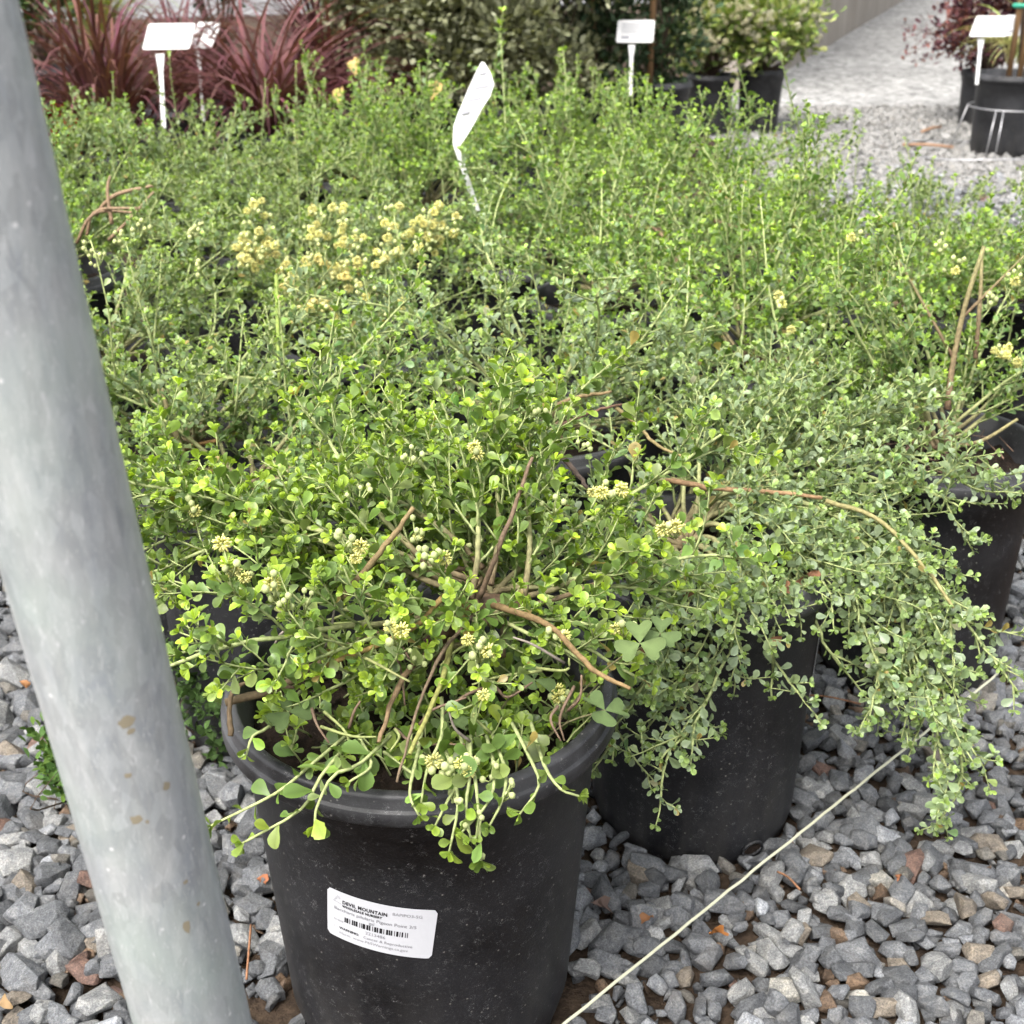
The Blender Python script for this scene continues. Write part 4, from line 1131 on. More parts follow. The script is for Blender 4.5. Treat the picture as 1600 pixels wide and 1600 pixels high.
# farther shrubs: three grown, the others are copies turned round
TA, _ = generic(71, 'bushy shrub with fine twigs in the middle of the far rows', (0.50, 2.56), 'green', .0112, 'far', 23, (.20, .32), (8, 50), dens=1.05, spikes=6, l2=(.06, .13))
TB, _ = generic(72, 'tall feathery shrub at the back of the far rows', (0.15, 3.25), 'lush', .0112, 'far', 24, (.22, .34), (20, 68), dens=1.05, spikes=9, l2=(.06, .13), up=.0, extra=[([(790, 200, 2.95), (786, 120, 2.95), (781, 38, 2.95)], .02), ([(885, 190, 2.95), (884, 130, 2.95), (880, 78, 2.95)], .02)])
TC, _ = generic(73, 'broad dark-leaved shrub in front of the purple grass', (-0.55, 2.66), 'dull', .0116, 'far', 22, (.20, .31), (6, 44), dens=1.05, spikes=4, l2=(.06, .13), young=.9)
copies = [
    (TC, (1.03, 2.42), 1.1, 'leafy shrub at the right edge below the wire-ringed pot'),
    (TC, (0.78, 2.62), 2.6, 'shrub at the right end of the far row next to the gravel'),
    (TC, (-0.34, 2.34), 0.8, 'dark leafy shrub just behind the seed-head shrub'),
    (TA, (0.02, 2.62), 4.0, 'shrub the twisted white tag is pushed into'),
    (TB, (0.36, 2.92), 2.1, 'tall bright-tipped shrub left of the gravel in the far row'),
    (TA, (-0.86, 2.32), 5.2, 'shrub with bare brown twigs beside the top of the pole'),
    (TB, (-0.20, 2.98), 3.3, 'pale feathery shrub below the big olive shrub'),
    (TC, (-1.06, 2.75), 2.4, 'shrub at the far left below the purple grass'),
    (TC, (-0.75, 3.05), 5.0, 'shrub below the white sign in the purple grass'),
    (TA, (-0.42, 3.32), 1.2, 'hindmost shrub between the purple grass and the olive shrub'),
]
SCALES = [(.97, .90), (.97, .90), (1.08, 1.0), (1.05, .97), (1.05, 1.0), (1.05, 1.10), (1.12, 1.04), (1.08, 1.12), (1.08, 1.10), (1.1, 1.08)]
done = [dup(src, lab, at, rz, sc) for (src, at, rz, lab), sc in zip(copies, SCALES)]
def bare_twigs(root, rz, lines):
    for pts, rr in lines:
        W = smooth_path([PX(*p) for p in pts], 12) - np.array([root.location[0], root.location[1], 0])
        c, s_ = cos(-rz), sin(-rz); W = (W @ np.array([[c, -s_, 0], [s_, c, 0], [0, 0, 1]]).T) / np.array(root.scale[:])
        V, T = tube(W, np.linspace(rr, rr * .6, 12), 6)
        obj('bare_twig', mesh_np('bare_twig', V, T, M_STEM, tube_cols((.20, .13, .08), (.27, .19, .12), 12, 6)), root)
bare_twigs(done[5], 5.2, [([(150, 335, 2.12), (180, 305, 2.1), (240, 290, 2.1)], .004), ([(135, 370, 2.12), (150, 330, 2.1), (215, 325, 2.08)], .003), ([(175, 350, 2.1), (168, 300, 2.1), (172, 275, 2.1)], .0035),
                          ([(120, 380, 2.1), (140, 340, 2.08), (170, 330, 2.1), (235, 335, 2.1)], .0028), ([(170, 375, 2.1), (200, 345, 2.09), (240, 300, 2.1)], .003)])
bare_twigs(TA, 0.0, [([(1025, 360, 2.3), (1055, 395, 2.28), (1085, 430, 2.28), (1115, 440, 2.3)], .009), ([(1055, 395, 2.27), (1058, 430, 2.27), (1052, 450, 2.27)], .005), ([(960, 335, 2.3), (1005, 345, 2.28), (1060, 390, 2.28)], .004), ([(1115, 345, 2.3), (1150, 355, 2.3), (1175, 362, 2.3)], .004)])

# ------------------------------------------------------------------ weed growing in the front pot
def clover():
    t = thing('clover_weed', 'grey-green wood sorrel weed with heart-shaped leaflets growing in the front pot', 'weed', (P1[0], P1[1], RIM1 - 0.035))
    w = np.array(t.location[:])
    hv = []
    for y, x in [(0, 0), (.30, .26), (.6, .50), (.82, .56), (.97, .44), (1.0, .22)]: hv.append((x, y))
    R_ = [(x, y, .34 * x - .22 * (y - .5) ** 2 + .03) for x, y in hv[1:]]
    V = np.array([(0, 0, 0), (0, .45, .0), (0, .84, -.03)] + R_ + [(-x, y, z) for x, y, z in R_]); k = len(R_)
    T = []
    for o_, flip in ((3, False), (3 + k, True)):
        f = [(0, o_, 1), (1, o_, o_ + 1), (1, o_ + 1, o_ + 2), (1, o_ + 2, 2), (2, o_ + 2, o_ + 3), (2, o_ + 3, o_ + 4)]
        T += [t_[::-1] for t_ in f] if flip else f
    T = np.array(T); E = np.array([1.3, 1.25, 1.1] + [.85, .95, 1.0, 1.1, 1.05] * 2)
    cols = [(.085, .125, .045), (.110, .155, .055), (.140, .185, .075)]
    ms = [mesh_np('leaflet', V, T, M_LEAFD, E[:, None] * np.array(c)) for c in cols]
    r = np.random.RandomState(9)
    for (px, py, z, size, ci) in [(452, 1112, 1.01, .020, 0), (1000, 1005, .985, .019, 1), (1032, 990, 1.0, .016, 0), (945, 1110, .955, .018, 0), (835, 1062, 1.02, .019, 0), (700, 1128, 1.0, .016, 0)]:
        p = PX(px, py, z) - w
        nv = nrm(np.array([r.normal(0, .35), -.2 + r.normal(0, .3), 1.0])); a0 = r.uniform(0, 2)
        A = nrm(np.cross(nv, [0, 1, .3])); B = np.cross(nv, A)
        for k in range(3):
            a = a0 + k * 2 * pi / 3; yv = A * cos(a) + B * sin(a); xv = np.cross(yv, nv)
            M4 = np.eye(4); M4[:3, 0] = xv * size; M4[:3, 1] = yv * size; M4[:3, 2] = nv * size; M4[:3, 3] = p
            o = bpy.data.objects.new('leaflet', ms[ci]); link(o, t); o.matrix_local = Matrix(M4.tolist())
        b = p * np.array([.6, .6, 0]) + np.array([0, 0.02, -.004]); b[2] = -.002
        V2, T2 = tube(smooth_path([b, (b + p) / 2 + [0, 0, .012], p], 8), .0009, 4)
        obj('stalk', mesh_np('stalk', V2, T2, M_STEM, np.array([.17, .16, .08])), t)
clover()

# ------------------------------------------------------------------ galvanised pole
def pole():
    d = nrm(POLE_B - POLE_A); foot = POLE_A + d * ((POLE_A[2] + 0.02) / -d[2]); top = POLE_A - d * 2.2
    t = thing('galvanised_pole', 'thick galvanised steel pole leaning across the left foreground', 'pole', tuple(foot))
    q = np.array([foot, top]) - foot
    q = q[0] + (q[1] - q[0]) * np.linspace(0, 1, 60)[:, None]
    V, T = tube(q, 0.0302, 64)
    obj('tube', mesh_np('tube', V, T, M_GALV), t)
    # dried brown drips: thin shells on the steel
    A = nrm(np.cross(d, [0, 0, 1.0] if abs(d[2]) < .9 else [1.0, 0, 0])); B = np.cross(d, A)
    r = np.random.RandomState(2)
    cv = nrm(np.array([0, 0, CAM_H]) - POLE_A)
    for px, py, sw, sh in [(198, 1128, .0042, .0034), (205, 1142, .0022, .0016), (200, 1212, .0018, .0014), (260, 1228, .0020, .0026), (213, 1280, .0030, .0024), (230, 1284, .0010, .0012), (292, 1448, .0020, .0040), (290, 1378, .0014, .0012), (310, 1412, .0012, .0012)]:
        c0 = PX(px, py, .56); u = nrm(c0 - np.array([0, 0, CAM_H])); o = np.array([0, 0, CAM_H])
        # meet the ray with the tube
        oc = o - POLE_A; uu = u - (u @ d) * d; ww = oc - (oc @ d) * d
        qa, qb, qc = uu @ uu, 2 * uu @ ww, ww @ ww - .0302 ** 2
        disc = qb * qb - 4 * qa * qc
        if disc < 0: continue
        hit = o + u * ((-qb - math.sqrt(disc)) / (2 * qa))
        ax = POLE_A + ((hit - POLE_A) @ d) * d; nn_ = nrm(hit - ax); tt = np.cross(d, nn_)
        a = np.linspace(0, 2 * pi, 15)[:-1]; k = 1 + r.uniform(-.25, .25, 14)
        Vp = []
        for i, x in enumerate(a):
            q2 = hit + tt * sw * cos(x) * k[i] - d * -sh * sin(x) * k[i]
            ax2 = POLE_A + ((q2 - POLE_A) @ d) * d; Vp.append(ax2 + nrm(q2 - ax2) * .03026)
        Vp = np.vstack([hit + nn_ * .00015, Vp]) - foot
        Tp = np.array([(0, i, i % 14 + 1) for i in range(1, 15)])
        obj('brown_stain', mesh_np('brown_stain', Vp, Tp, M_BROWNSPOT), t)
pole()

# ------------------------------------------------------------------ twine and litter on the gravel
a, b = PZ(862, 1615, .046), PZ(1560, 1052, .046)
V, T = tube(a + (b - a) * np.linspace(0, 1, 40)[:, None] + np.random.RandomState(1).normal(0, .0004, (40, 3)), .0017, 6)
o = obj('twine', mesh_np('twine', V - a, T, M_STRING)); o.location = a
tag(o, 'taut pale yellow twine stretched low over the gravel', 'twine')
r = np.random.RandomState(6)
litter = [(1135, 1462, (.30, .12, .035), .013, 'bright orange dry leaf scrap on the gravel beside the twine'), (1020, 1432, (.22, .105, .05), .011, 'orange-brown dry leaf scrap close to the front pot'),
          (925, 1410, (.13, .09, .075), .020, 'dull brown bark flake next to the front pot'), (1408, 1366, (.24, .10, .05), .008, 'small rust-red leaf bit in the gravel'),
          (20, 1575, (.28, .19, .10), .013, 'tan dry leaf scrap in the lower left corner'), (30, 1065, (.34, .17, .08), .012, 'rusty leaf scrap left of the pole'), (405, 1365, (.30, .12, .06), .012, 'reddish dry scrap between the pole and the front pot')]
for px, py, c, sz, lab in litter:
    o = obj('dry_leaf', mesh_np('dry_leaf', TPL['round'][0] * [1.1, 1, 3] + r.normal(0, .07, TPL['round'][0].shape), TPL['round'][1], M_LEAFD, np.array(c)))
    o.location = PZ(px, py, .03); o.scale = (sz * 1.35,) * 3; o.rotation_euler = (r.normal(0, .4), r.normal(0, .4), r.uniform(0, 6))
    tag(o, lab, 'dry leaf', 'dry leaf scraps on the gravel')
for (x0, y0, x1, y1, lab) in [(1245, 1085, 1345, 1100, 'long rust-brown dry needle on the gravel by the right pot'), (1215, 1362, 1250, 1390, 'short rust-brown dry needle beyond the twine'), (385, 1530, 392, 1445, 'thin brown twig between the pole and the front pot')]:
    a, b = PZ(x0, y0, .030), PZ(x1, y1, .034)
    V, T = tube(smooth_path([a, (a + b) / 2 + [0, .003, .002], b], 8) - a, .0013, 5)
    o = obj('dry_twig', mesh_np('dry_twig', V, T, M_STEM, np.array([.26, .13, .07]))); o.location = a
    tag(o, lab, 'twig', 'dry twigs on the gravel')

# ------------------------------------------------------------------ white plant signs
def sign(label, px, py, z, wpx, hpx, stake_to, skew=0.0, tilt=35, yaw=0, cut=None):
    p = PX(px, py, z); w, h = wpx / FPX * z / 2, hpx / FPX * z / 2
    foot = PX(stake_to[0], stake_to[1], z + .02)
    t = thing('plant_sign', label, 'sign', tuple(foot), 0, 'white plant signs on stakes')
    R = np.array(Matrix.Rotation(radians(yaw), 3, 'Z') @ Matrix.Rotation(radians(tilt - 90 + 25), 3, 'X').to_3x3())
    hh = h / max(.3, cos(radians(tilt - 25)) if True else 1)
    R = np.array((Matrix.Rotation(radians(yaw), 3, 'Z') @ Matrix.Rotation(radians(-tilt), 3, 'X')))
    # rounded panel, 2 mm thick, standing in x-z and leaning back
    c = .18 * min(w, hh); out = []
    for sx, sz_, a0 in ((1, 1, 0), (-1, 1, 90), (-1, -1, 180), (1, -1, 270)):
        for k in range(5):
            a = radians(a0 + k * 22.5); out.append((sx * (w - c) + c * cos(a), sz_ * (hh - c) + c * sin(a)))
    out = np.array([(x + skew * z_, z_) for x, z_ in out]); n = len(out)
    V = np.vstack([np.column_stack([out[:, 0], np.full(n, -.001), out[:, 1]]), np.column_stack([out[:, 0], np.full(n, .001), out[:, 1]])])
    T = [(0, i, i + 1) for i in range(1, n - 1)] + [(n, n + i + 1, n + i) for i in range(1, n - 1)] + [x for i in range(n) for x in ((i, n + i, (i + 1) % n), ((i + 1) % n, n + i, n + (i + 1) % n))]
    C0 = p - foot
    pan = obj('panel', mesh_np('panel', V @ R.T + C0, np.array(T), M_WHITE, smooth=False), t)
    for i, (v, l0, l1) in enumerate([(.62, -.75, .55), (.42, -.75, .7), (.22, -.75, .62), (.02, -.75, .4), (-.18, -.75, .5)]):
        y = v * hh; q = np.array([[l0 * w + skew * y, -.0016, y], [l1 * w + skew * y, -.0016, y], [l1 * w + skew * y, -.0016, y + .09 * hh], [l0 * w + skew * y, -.0016, y + .09 * hh]])
        obj('print_line', mesh_np('print_line', q @ R.T + C0, np.array([(0, 1, 2), (0, 2, 3)]), M_PALEINK), t)
    q = np.array([[-.75 * w, -.0016, -.7 * hh], [-.3 * w, -.0016, -.7 * hh], [-.3 * w, -.0016, -.4 * hh], [-.75 * w, -.0016, -.4 * hh]])
    q[:, 0] += skew * q[:, 2]
    obj('printed_block', mesh_np('printed_block', q @ R.T + C0, np.array([(0, 1, 2), (0, 2, 3)]), M_PALEINK), t)
    top = (np.array([[-skew * hh * .9, .002, -hh * .92]]) @ R.T + C0)[0]
    if cut is not None: top = PX(cut[0], cut[1], z + .003) - foot
    ws = w * .115
    dd = nrm(top); sd = nrm(np.cross(dd, [0, 1, 0])); fb = np.cross(sd, dd)
    V = []
    for q_, wd in ((np.zeros(3), ws * .8), (top * .75, ws * .85), (top, ws * 1.7)):
        for sx, sy in ((-1, -1), (1, -1), (1, 1), (-1, 1)): V.append(q_ + sd * wd * sx + fb * .0014 * sy)
    F = [(0, 1, 2, 3), (8, 11, 10, 9)] + [(a + i, a + (i + 1) % 4, a + 4 + (i + 1) % 4, a + 4 + i) for a in (0, 4) for i in range(4)]
    T = [x for f in F for x in ((f[0], f[1], f[2]), (f[0], f[2], f[3]))]
    obj('stake', mesh_np('stake', np.array(V), np.array(T), M_WHITE, smooth=False), t)
    return t
sign('white sign panel on a stake in front of the purple grass', 264, 57, 3.55, 72, 42, (256, 200), .28, 30, 8, (250, 84))
sign('smaller white sign half hidden behind another sign in the purple grass', 320, 55, 4.75, 44, 42, (318, 190), .2, 30, -25, (310, 80))
sign('white sign on a stake in front of the dark staked plant', 993, 49, 4.6, 58, 36, (985, 150), .10, 28, 0, (987, 70))
sign('white sign leaning in the wire-ringed pot', 1549, 41, 5.45, 58, 36, (1526, 132), .42, 40, 0, (1533, 60))
sign('white sign at the right edge beside the yellow-green grass', 1592, 40, 5.8, 44, 34, (1580, 132), .2, 30, -10, (1586, 58))

def twisted_tag():
    z = 2.55
    rows = [((752, 97, 2.380), (757, 98, 2.380)), ((742, 116, 2.390), (766, 113, 2.375)), ((732, 138, 2.405), (772, 131, 2.365)), ((724, 158, 2.410), (766, 150, 2.360)), ((716, 176, 2.420), (753, 170, 2.360)), ((709, 196, 2.420), (741, 193, 2.375)),
            ((708, 212, 2.410), (730, 212, 2.390)), ((708, 226, 2.405), (718, 228, 2.400)), ((711, 236, 2.405), (719, 235, 2.405)), ((726, 282, 2.420), (734, 281, 2.420)), ((742, 330, 2.440), (750, 329, 2.440))]
    foot = PX(746, 335, 2.440)
    t = thing('plant_tag', 'bent and twisted white plastic tag standing in the far shrubs', 'tag', tuple(foot))
    L_ = np.array([PX(*a) for a, b in rows]) - foot; R_ = np.array([PX(*b) for a, b in rows]) - foot
    def strip(i0, i1, name):
        l, rr = L_[i0:i1], R_[i0:i1]; k = len(l); off = np.array([0, .0012, .0005])
        V = np.vstack([l, rr, l + off, rr + off]); T = []
        for i in range(k - 1):
            for a, b, flip in ((0, k, 0), (2 * k, 3 * k, 1)):
                T += [(a + i, b + i, b + i + 1), (a + i, b + i + 1, a + i + 1)]
            for a, b in ((0, 2 * k), (k, 3 * k)): T += [(a + i, a + i + 1, b + i + 1), (a + i, b + i + 1, b + i)]
        T += [(0, k, 3 * k), (0, 3 * k, 2 * k), (k - 1, 2 * k - 1, 4 * k - 1), (k - 1, 4 * k - 1, 3 * k - 1)]
        obj(name, mesh_np(name, V, np.array(T), M_WHITE, smooth=False), t)
    strip(0, 8, 'panel'); strip(7, 11, 'stake')
    for i, (f0, f1) in ((1, (.35, .8)), (2, (.25, .8)), (3, (.15, .7)), (4, (.15, .5))):
        a = L_[i] + (R_[i] - L_[i]) * f0; b = L_[i] + (R_[i] - L_[i]) * f1; c = (L_[i + 1] - L_[i]) * .22
        o_ = np.array([0, -.004, 0.0015])
        obj('print_line', mesh_np('print_line', np.array([a, b, b + c, a + c]) + o_, np.array([(0, 1, 2), (0, 2, 3)]), M_PALEINK), t)
twisted_tag()

# ------------------------------------------------------------------ background plants
def blade_mesh(r, length, width, lean, droop, az, col):
    n = 9; pts = []; p = np.zeros(3); el = pi / 2 - lean
    for i in range(n):
        pts.append(p.copy())
        d = np.array([cos(az) * cos(el), sin(az) * cos(el), sin(el)]); p = p + d * length / (n - 1); el -= droop / n * (0.4 + 1.4 * i / n)
    P = np.array(pts); side = np.array([-sin(az), cos(az), 0]); wv = width * np.array([.6, .9, 1, 1, .95, .85, .65, .4, .06])
    up = np.array([0, 0, 1.0])
    V = np.vstack([P - side * wv[:, None] + up * wv[:, None] * .5, P, P + side * wv[:, None] + up * wv[:, None] * .5])
    T = []
    for i in range(n - 1):
        for a in (0, n): T += [(a + i, a + n + i, a + n + i + 1), (a + i, a + n + i + 1, a + i + 1)]
    return mesh_np('blade', V, np.array(T), M_LEAFD, np.array(col))
def grass(name, label, at, seed, n, length, width, col, pot=None, spread=(.1, 1.05), z0=.30, droop=(.9, 2.6), cat='grass'):
    t = thing(name, label, cat, (at[0], at[1], 0))
    if pot: add_pot(t, **pot)
    r = np.random.RandomState(seed)
    lib = [blade_mesh(r, 1.0, width / length, r.uniform(*spread), r.uniform(*droop), 0, np.array(col) * r.uniform(.6, 1.45) * np.array([1, r.uniform(.8, 1.25), r.uniform(.85, 1.2)])) for i in range(14)]
    for i in range(n):
        o = bpy.data.objects.new('blade', lib[i % 14]); link(o, t)
        o.location = (r.normal(0, .035), r.normal(0, .035), z0); s = length * r.uniform(.55, 1.1); o.scale = (s, s, s)
        o.rotation_euler = (0, 0, r.uniform(0, 6.28))
    return t
BIG = dict(R=.17, Rb=.135, H=.30)
def at_px(px, py, z): p = PX(px, py, z); return (p[0], p[1])
PUR = (.130, .050, .055)
grass('purple_grass', 'burgundy fountain grass clump left of the white sign', at_px(165, 150, 4.0), 5, 290, .66, .0052, PUR, BIG)
grass('purple_grass', 'burgundy fountain grass clump right of the white sign', at_px(408, 120, 4.3), 6, 290, .72, .0052, PUR, BIG)
grass('purple_grass', 'darker burgundy grass clump behind the white signs', at_px(290, 110, 4.9), 7, 200, .58, .006, np.array(PUR) * .8, BIG)
grass('purple_grass', 'burgundy grass clump farthest right, next to the olive shrub', at_px(505, 90, 4.9), 8, 180, .66, .0058, np.array(PUR) * .75, BIG)
grass('pale_grass', 'yellow-green grass clump at the right edge behind a white sign', at_px(1604, 100, 6.0), 9, 120, .42, .0055, (.34, .36, .14), None, (.2, 1.0), .34)
grass('pale_grass', 'yellow-green grass clump far behind the purple grass', at_px(150, 20, 7.0), 10, 150, .75, .007, (.26, .28, .09), BIG, (.1, .6), .30)

def cloud_shrub(name, label, at, seed, z_c, rad, n, leaf, cols, pot=None, clumps=26, stem=True, stem_col=(.10, .07, .05), z0=.3, flowers=None, cat='shrub', limb_r=.006, kind='far'):
    """crown of leaf clumps at the ends of real limbs"""
    t = thing(name, label, cat, (at[0], at[1], 0))
    if pot: add_pot(t, **pot)
    r = np.random.RandomState(seed); rad = np.array(rad); c = np.array([0, 0, z_c]); base = np.array([0, 0, z0])
    d = nrm(r.normal(size=(clumps, 3))) * (r.uniform(.15, 1, (clumps, 1)) ** .45)
    cen = c + d * rad
    la = Leaves(); cols = [np.array(x) for x in cols]; tw = Acc()
    for k in range(clumps):
        q = smooth_path([base, base + (cen[k] - base) * .5 + r.normal(0, .03, 3), cen[k]], 7)
        V, T = tube(q, np.linspace(limb_r, limb_r * .25, 7), 4)
        obj('limb', mesh_np('limb', V, T, M_STEM, np.array(stem_col)), t)
        cs = r.uniform(.28, .45) * rad.mean()
        for i in range(n // clumps):
            off = r.normal(0, .5, 3) * cs
            p = cen[k] + off; a = nrm(off + r.normal(0, .02, 3)) + np.array([0, 0, .4]); nn_ = np.array([0, 0, 1]) + r.normal(0, .5, 3)
            cc = cols[r.randint(len(cols))] * r.uniform(.7, 1.3)
            la.add(p, a, nn_, leaf * r.uniform(.7, 1.3), cc, 3)
    acc = Acc(); p, a, nn_, sz, cc, kk = la.arrays(); leaf_mesh(acc, kind, p, a, nn_, sz, cc)
    tag(acc.build('crown', M_LEAFD, t), kind='stuff')
    if flowers:
        nf, fc, fr = flowers
        for i in range(nf):
            dd = nrm(r.normal(size=3) + np.array([0, -.6, .4])); q = c + dd * rad * r.uniform(.85, 1.1)
            ac = Acc()
            for j in range(6):
                V, T = BALLS[j % 3]; ac.add(V * fr * r.uniform(.5, 1) + q + r.normal(0, fr * 1.6, 3), T, np.array(fc) * r.uniform(.8, 1.15))
            ac.build('flower_cluster', M_FLOWER, t)
    return t
OLIVE = [(.225, .235, .135), (.18, .19, .105), (.28, .29, .19), (.135, .145, .08)]
cloud_shrub('olive_shrub', 'big fine-leaved olive-green shrub behind the twisted tag', at_px(800, 120, 4.7), 21, .74, (.32, .28, .44), 15000, .031, OLIVE, dict(R=.20, Rb=.16, H=.34), 60)
cloud_shrub('olive_shrub', 'big olive-green shrub left of its twin, beside the purple grass', at_px(645, 110, 4.9), 22, .74, (.32, .28, .44), 15000, .031, OLIVE, dict(R=.20, Rb=.16, H=.34), 56)
DARKG = [(.040, .070, .032), (.055, .090, .042), (.030, .050, .026), (.075, .105, .055)]
cloud_shrub('staked_vine', 'dark green vine on a stake with purple flowers', at_px(935, 130, 5.0), 23, .62, (.15, .13, .40), 2600, .034, DARKG, STD, 34, flowers=(9, (.28, .12, .38), .012), cat='vine')
cloud_shrub('staked_vine', 'dark green vine on a brown stake right of the white sign', at_px(1030, 120, 5.3), 24, .60, (.13, .12, .38), 2000, .034, DARKG, STD, 28, cat='vine')
CREAM = [(.17, .24, .060), (.13, .19, .050), (.28, .34, .085), (.34, .36, .14)]
cloud_shrub('flowering_shrub', 'cream-flowered shrub whose black pot is half hidden', at_px(1110, 150, 6.2), 25, .50, (.25, .24, .17), 2600, .036, CREAM, dict(R=.12, Rb=.10, H=.28), 30, flowers=(46, (.60, .56, .38), .016), z0=.26)
cloud_shrub('flowering_shrub', 'cream-flowered shrub in the black pot at the edge of the gravel path', at_px(1186, 165, 6.25), 26, .50, (.24, .23, .14), 2600, .036, CREAM, dict(R=.118, Rb=.092, H=.30), 30, flowers=(42, (.62, .59, .45), .015), z0=.28)
BURG = [(.075, .028, .038), (.110, .045, .050), (.050, .020, .030), (.16, .06, .05)]
bt = cloud_shrub('burgundy_shrub', 'burgundy-leaved shrub beside the wire-ringed pot', at_px(1540, 130, 6.5), 27, .50, (.27, .20, .25), 3000, .036, BURG, dict(R=.13, Rb=.11, H=.26), 26, z0=.24)
r = np.random.RandomState(28)
for k in range(5):                                # long straggling shoots to the left
    q = smooth_path([np.array([-.08, 0, .42]), np.array([-.22, -.02, .42 + r.uniform(-.08, .12)]), np.array([-.36 - r.uniform(0, .12), r.uniform(-.06, .06), .36 + r.uniform(-.12, .18)])], 10)
    V, T = tube(q, np.linspace(.003, .001, 10), 4); obj('limb', mesh_np('limb', V, T, M_STEM, np.array([.12, .07, .05])), bt)
    la = Leaves()
    for p in q[3:]:
        for j in range(4): la.add(p + r.normal(0, .01, 3), r.normal(size=3), np.array([0, 0, 1]) + r.normal(0, .5, 3), .03 * r.uniform(.6, 1.1), np.array(BURG[r.randint(4)]) * r.uniform(1, 2), 3)
    acc = Acc(); p, a, nn_, sz, cc, kk = la.arrays(); leaf_mesh(acc, 'far', p, a, nn_, sz, cc); tag(acc.build('shoot_leaves', M_LEAFD, bt), kind='stuff')
GREENB = [(.06, .10, .03), (.09, .14, .04), (.04, .07, .025)]
cloud_shrub('green_shrub', 'green shrub at the top behind the purple grass', at_px(345, 60, 6.4), 29, .9, (.28, .28, .3), 2400, .04, GREENB, BIG, 26)
cloud_shrub('green_shrub', 'dark shrub at the top left corner behind the pole', at_px(70, 60, 6.2), 30, .75, (.3, .3, .35), 2400, .04, GREENB, BIG, 26)
cloud_shrub('red_leaved_shrub', 'dark red-leaved shrub at the top beside the olive shrub', at_px(510, 60, 6.2), 31, 1.0, (.30, .28, .38), 2600, .036, [(.09, .025, .03), (.05, .03, .025), (.12, .04, .04)], BIG, 28)
cloud_shrub('red_flower', 'bright red flowering plant low beside the pole', at_px(72, 185, 3.9), 32, .36, (.085, .08, .06), 700, .032, [(.42, .008, .02), (.30, .006, .015), (.2, .004, .01)], dict(R=.10, Rb=.08, H=.28), 14, z0=.27, cat='flower')
cloud_shrub('glossy_shrub', 'dark green sprig at the top right corner above the signs', at_px(1600, 60, 5.6), 33, 1.0, (.10, .1, .14), 220, .06, DARKG, None, 8, z0=.36)
# small plant at the foot of the pole, left
cloud_shrub('ground_sprig', 'small leafy sprig trailing on the gravel left of the pole', XY(108, 1262), 34, .065, (.028, .04, .06), 300, .013, [(.05, .10, .025), (.075, .14, .03), (.10, .17, .03)], None, 12, z0=.01, limb_r=.0015)
cloud_shrub('ground_sprig', 'shaded leafy sprig trailing between the pole and the front pot', XY(345, 1180), 35, .10, (.05, .06, .09), 800, .014, [(.05, .09, .025), (.06, .11, .03)], None, 14, z0=.01, limb_r=.0015)

# tan withered leaves standing among the far shrubs
for px, py, sz, lab in [(556, 108, .05, 'tall tan withered leaf in the far shrubs beside the olive shrub'), (532, 152, .05, 'pale tan withered leaf lying at the edge of the purple grass'), (672, 148, .055, 'tan withered leaf left of the twisted tag')]:
    c = np.array([.52, .36, .15]); V, T, E = TPL['round']
    o = obj('withered_leaf', mesh_np('withered_leaf', V * [1.1, 1, 2.5] + r.normal(0, .05, V.shape), T, M_LEAFD, c)); o.location = PX(px, py + 12, 3.35); o.scale = (sz,) * 3
    o.rotation_euler = (1.1, r.normal(0, .3), r.normal(0, .5)); tag(o, lab, 'dry leaf', 'withered leaves in the far shrubs')

# ------------------------------------------------------------------ right background: wire-ringed pot, stake, wire ring
def ringed_pot():
    z = 5.62; p = PZ(1567, 240, 0.0)
    t = thing('nursery_pot', 'black nursery pot in a wire stand with a bamboo stake, right background', 'pot', (p[0], p[1], 0))
    R, H = .175, .345
    add_pot(t, R, .145, H)
    for i, (dx, c) in enumerate([(-.035, 0), (.012, 0)]):
        V, T = tube(np.array([[dx, -.02, H - .05], [dx + .006, -.01, 1.5]]), .013, 8)
        obj('stake', mesh_np('stake', V, T, M_BAMBOO), t)
    for zz in (.62, .92):
        a = np.linspace(0, 2 * pi, 25); V, T = tube(np.stack([-.012 + .045 * np.cos(a), -.02 + .022 * np.sin(a), np.full(25, zz)], -1), .011, 6, False)
        obj('tie', mesh_np('tie', V, T, M_TIE), t)
    s = thing('wire_stand', 'galvanised wire stand with legs around the right background pot', 'wire stand', (p[0], p[1], 0))
    a = np.linspace(0, 2 * pi, 49)
    V, T = tube(np.stack([.178 * np.cos(a), .178 * np.sin(a), np.full(49, .205)], -1), .0032, 5, False); obj('ring', mesh_np('ring', V, T, M_WIRE), s)
    for az in (-128, -118, -52, -42, 30, 90, 150):
        a = radians(az)
        V, T = tube(np.array([[.180 * cos(a), .180 * sin(a), .205], [.235 * cos(a), .235 * sin(a), .005]]), .003, 5); obj('leg', mesh_np('leg', V, T, M_WIRE), s)
    q = PZ(1545, 245, 0)
    a = np.linspace(0, 2 * pi, 61)
    V, T = tube(np.stack([.36 * np.cos(a), .30 * np.sin(a), np.full(61, 0) + .01 * np.sin(a * 3)], -1), .0034, 5, False)
    o = obj('wire_ring', mesh_np('wire_ring', V, T, M_WIRE)); o.location = (q[0], q[1], .03)
    tag(o, 'large loose wire ring lying on the gravel around the right background pot', 'wire ring')
ringed_pot()
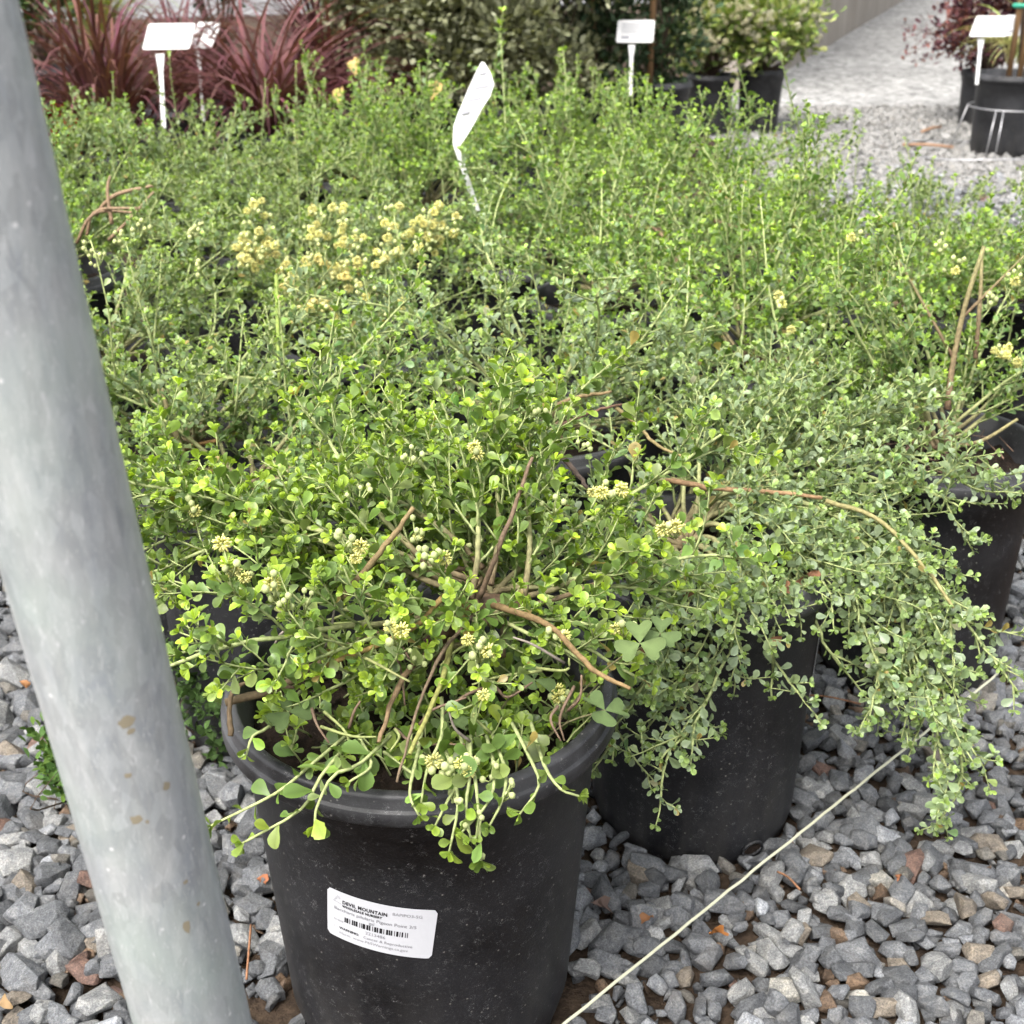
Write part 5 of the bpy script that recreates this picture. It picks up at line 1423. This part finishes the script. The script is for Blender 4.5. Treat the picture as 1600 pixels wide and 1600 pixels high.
for x0, y0, x1, y1, lab in [(1410, 226, 1490, 230, 'brown stick lying on the gravel near the wire ring'), (1440, 206, 1470, 198, 'small brown stick farther up the gravel')]:
    a, b = PZ(x0, y0, .03), PZ(x1, y1, .03); V, T = tube(np.array([a - a, (b - a) * .5 + [0, 0, .006], b - a]), .007, 6)
    o = obj('stick', mesh_np('stick', V, T, M_STEM, np.array([.30, .18, .11]))); o.location = a; tag(o, lab, 'stick', 'sticks on the gravel')

# stakes of the dark vines
for px, z, lab in [(926, 4.95, 'brown bamboo stake in the dark flowering vine'), (1016, 5.2, 'reddish-brown stake right of the middle white sign')]:
    p = PX(px, 100, z); V, T = tube(np.array([[0, 0, .28], [.005, 0, 1.5]]), .013, 7)
    o = obj('stake', mesh_np('stake', V, T, M_BAMBOO)); o.location = (p[0], p[1], 0); tag(o, lab, 'stake')

# ------------------------------------------------------------------ concrete wall with joints, posts
def wall():
    A, B = np.array([1.42, 8.0]), np.array([7.2, 23.3]); Lw = np.linalg.norm(B - A); d = (B - A) / Lw; H = 2.6
    t = thing('concrete_wall', 'long weathered concrete wall at the back of the gravel path', 'wall', (A[0], A[1], 0), math.atan2(d[1], d[0]))
    x, i = 0.0, 0; r = np.random.RandomState(5)
    while x < Lw - .1:
        w = min(1.2, Lw - x)
        V, T = box_vt((x + w / 2, .09 + r.uniform(-.004, .004), H / 2), np.array([w / 2 - .006, .09, H / 2]))
        obj('panel', mesh_np('panel', V, T, M_CONC, smooth=False), t); x += w
    V, T = box_vt((Lw / 2, .10, H / 2 - .02), np.array([Lw / 2, .06, H / 2 - .03])); obj('core', mesh_np('core', V, T, M_CONC, smooth=False), t)
wall()
p = PX(1138, 5, 7.6)
V, T = tube(np.array([[0, 0, 0], [0, 0, 2.8]]), .035, 16)
o = obj('steel_post', mesh_np('steel_post', V, T, M_GALV)); o.location = (p[0], p[1], 0); tag(o, 'thin grey steel post at the end of the concrete wall', 'post')
p = PZ(1530, 52, .0)
V, T = box_vt((0, 0, .6), np.array([.23, .12, .6])); 
o = obj('concrete_pillar', mesh_np('concrete_pillar', V, T, M_CONC, smooth=False)); o.location = (p[0] + .05, p[1], 0); tag(o, 'grey-brown concrete pillar behind the burgundy shrub', 'pillar')
md = o.modifiers.new('edge', 'BEVEL'); md.width = .012; md.segments = 2
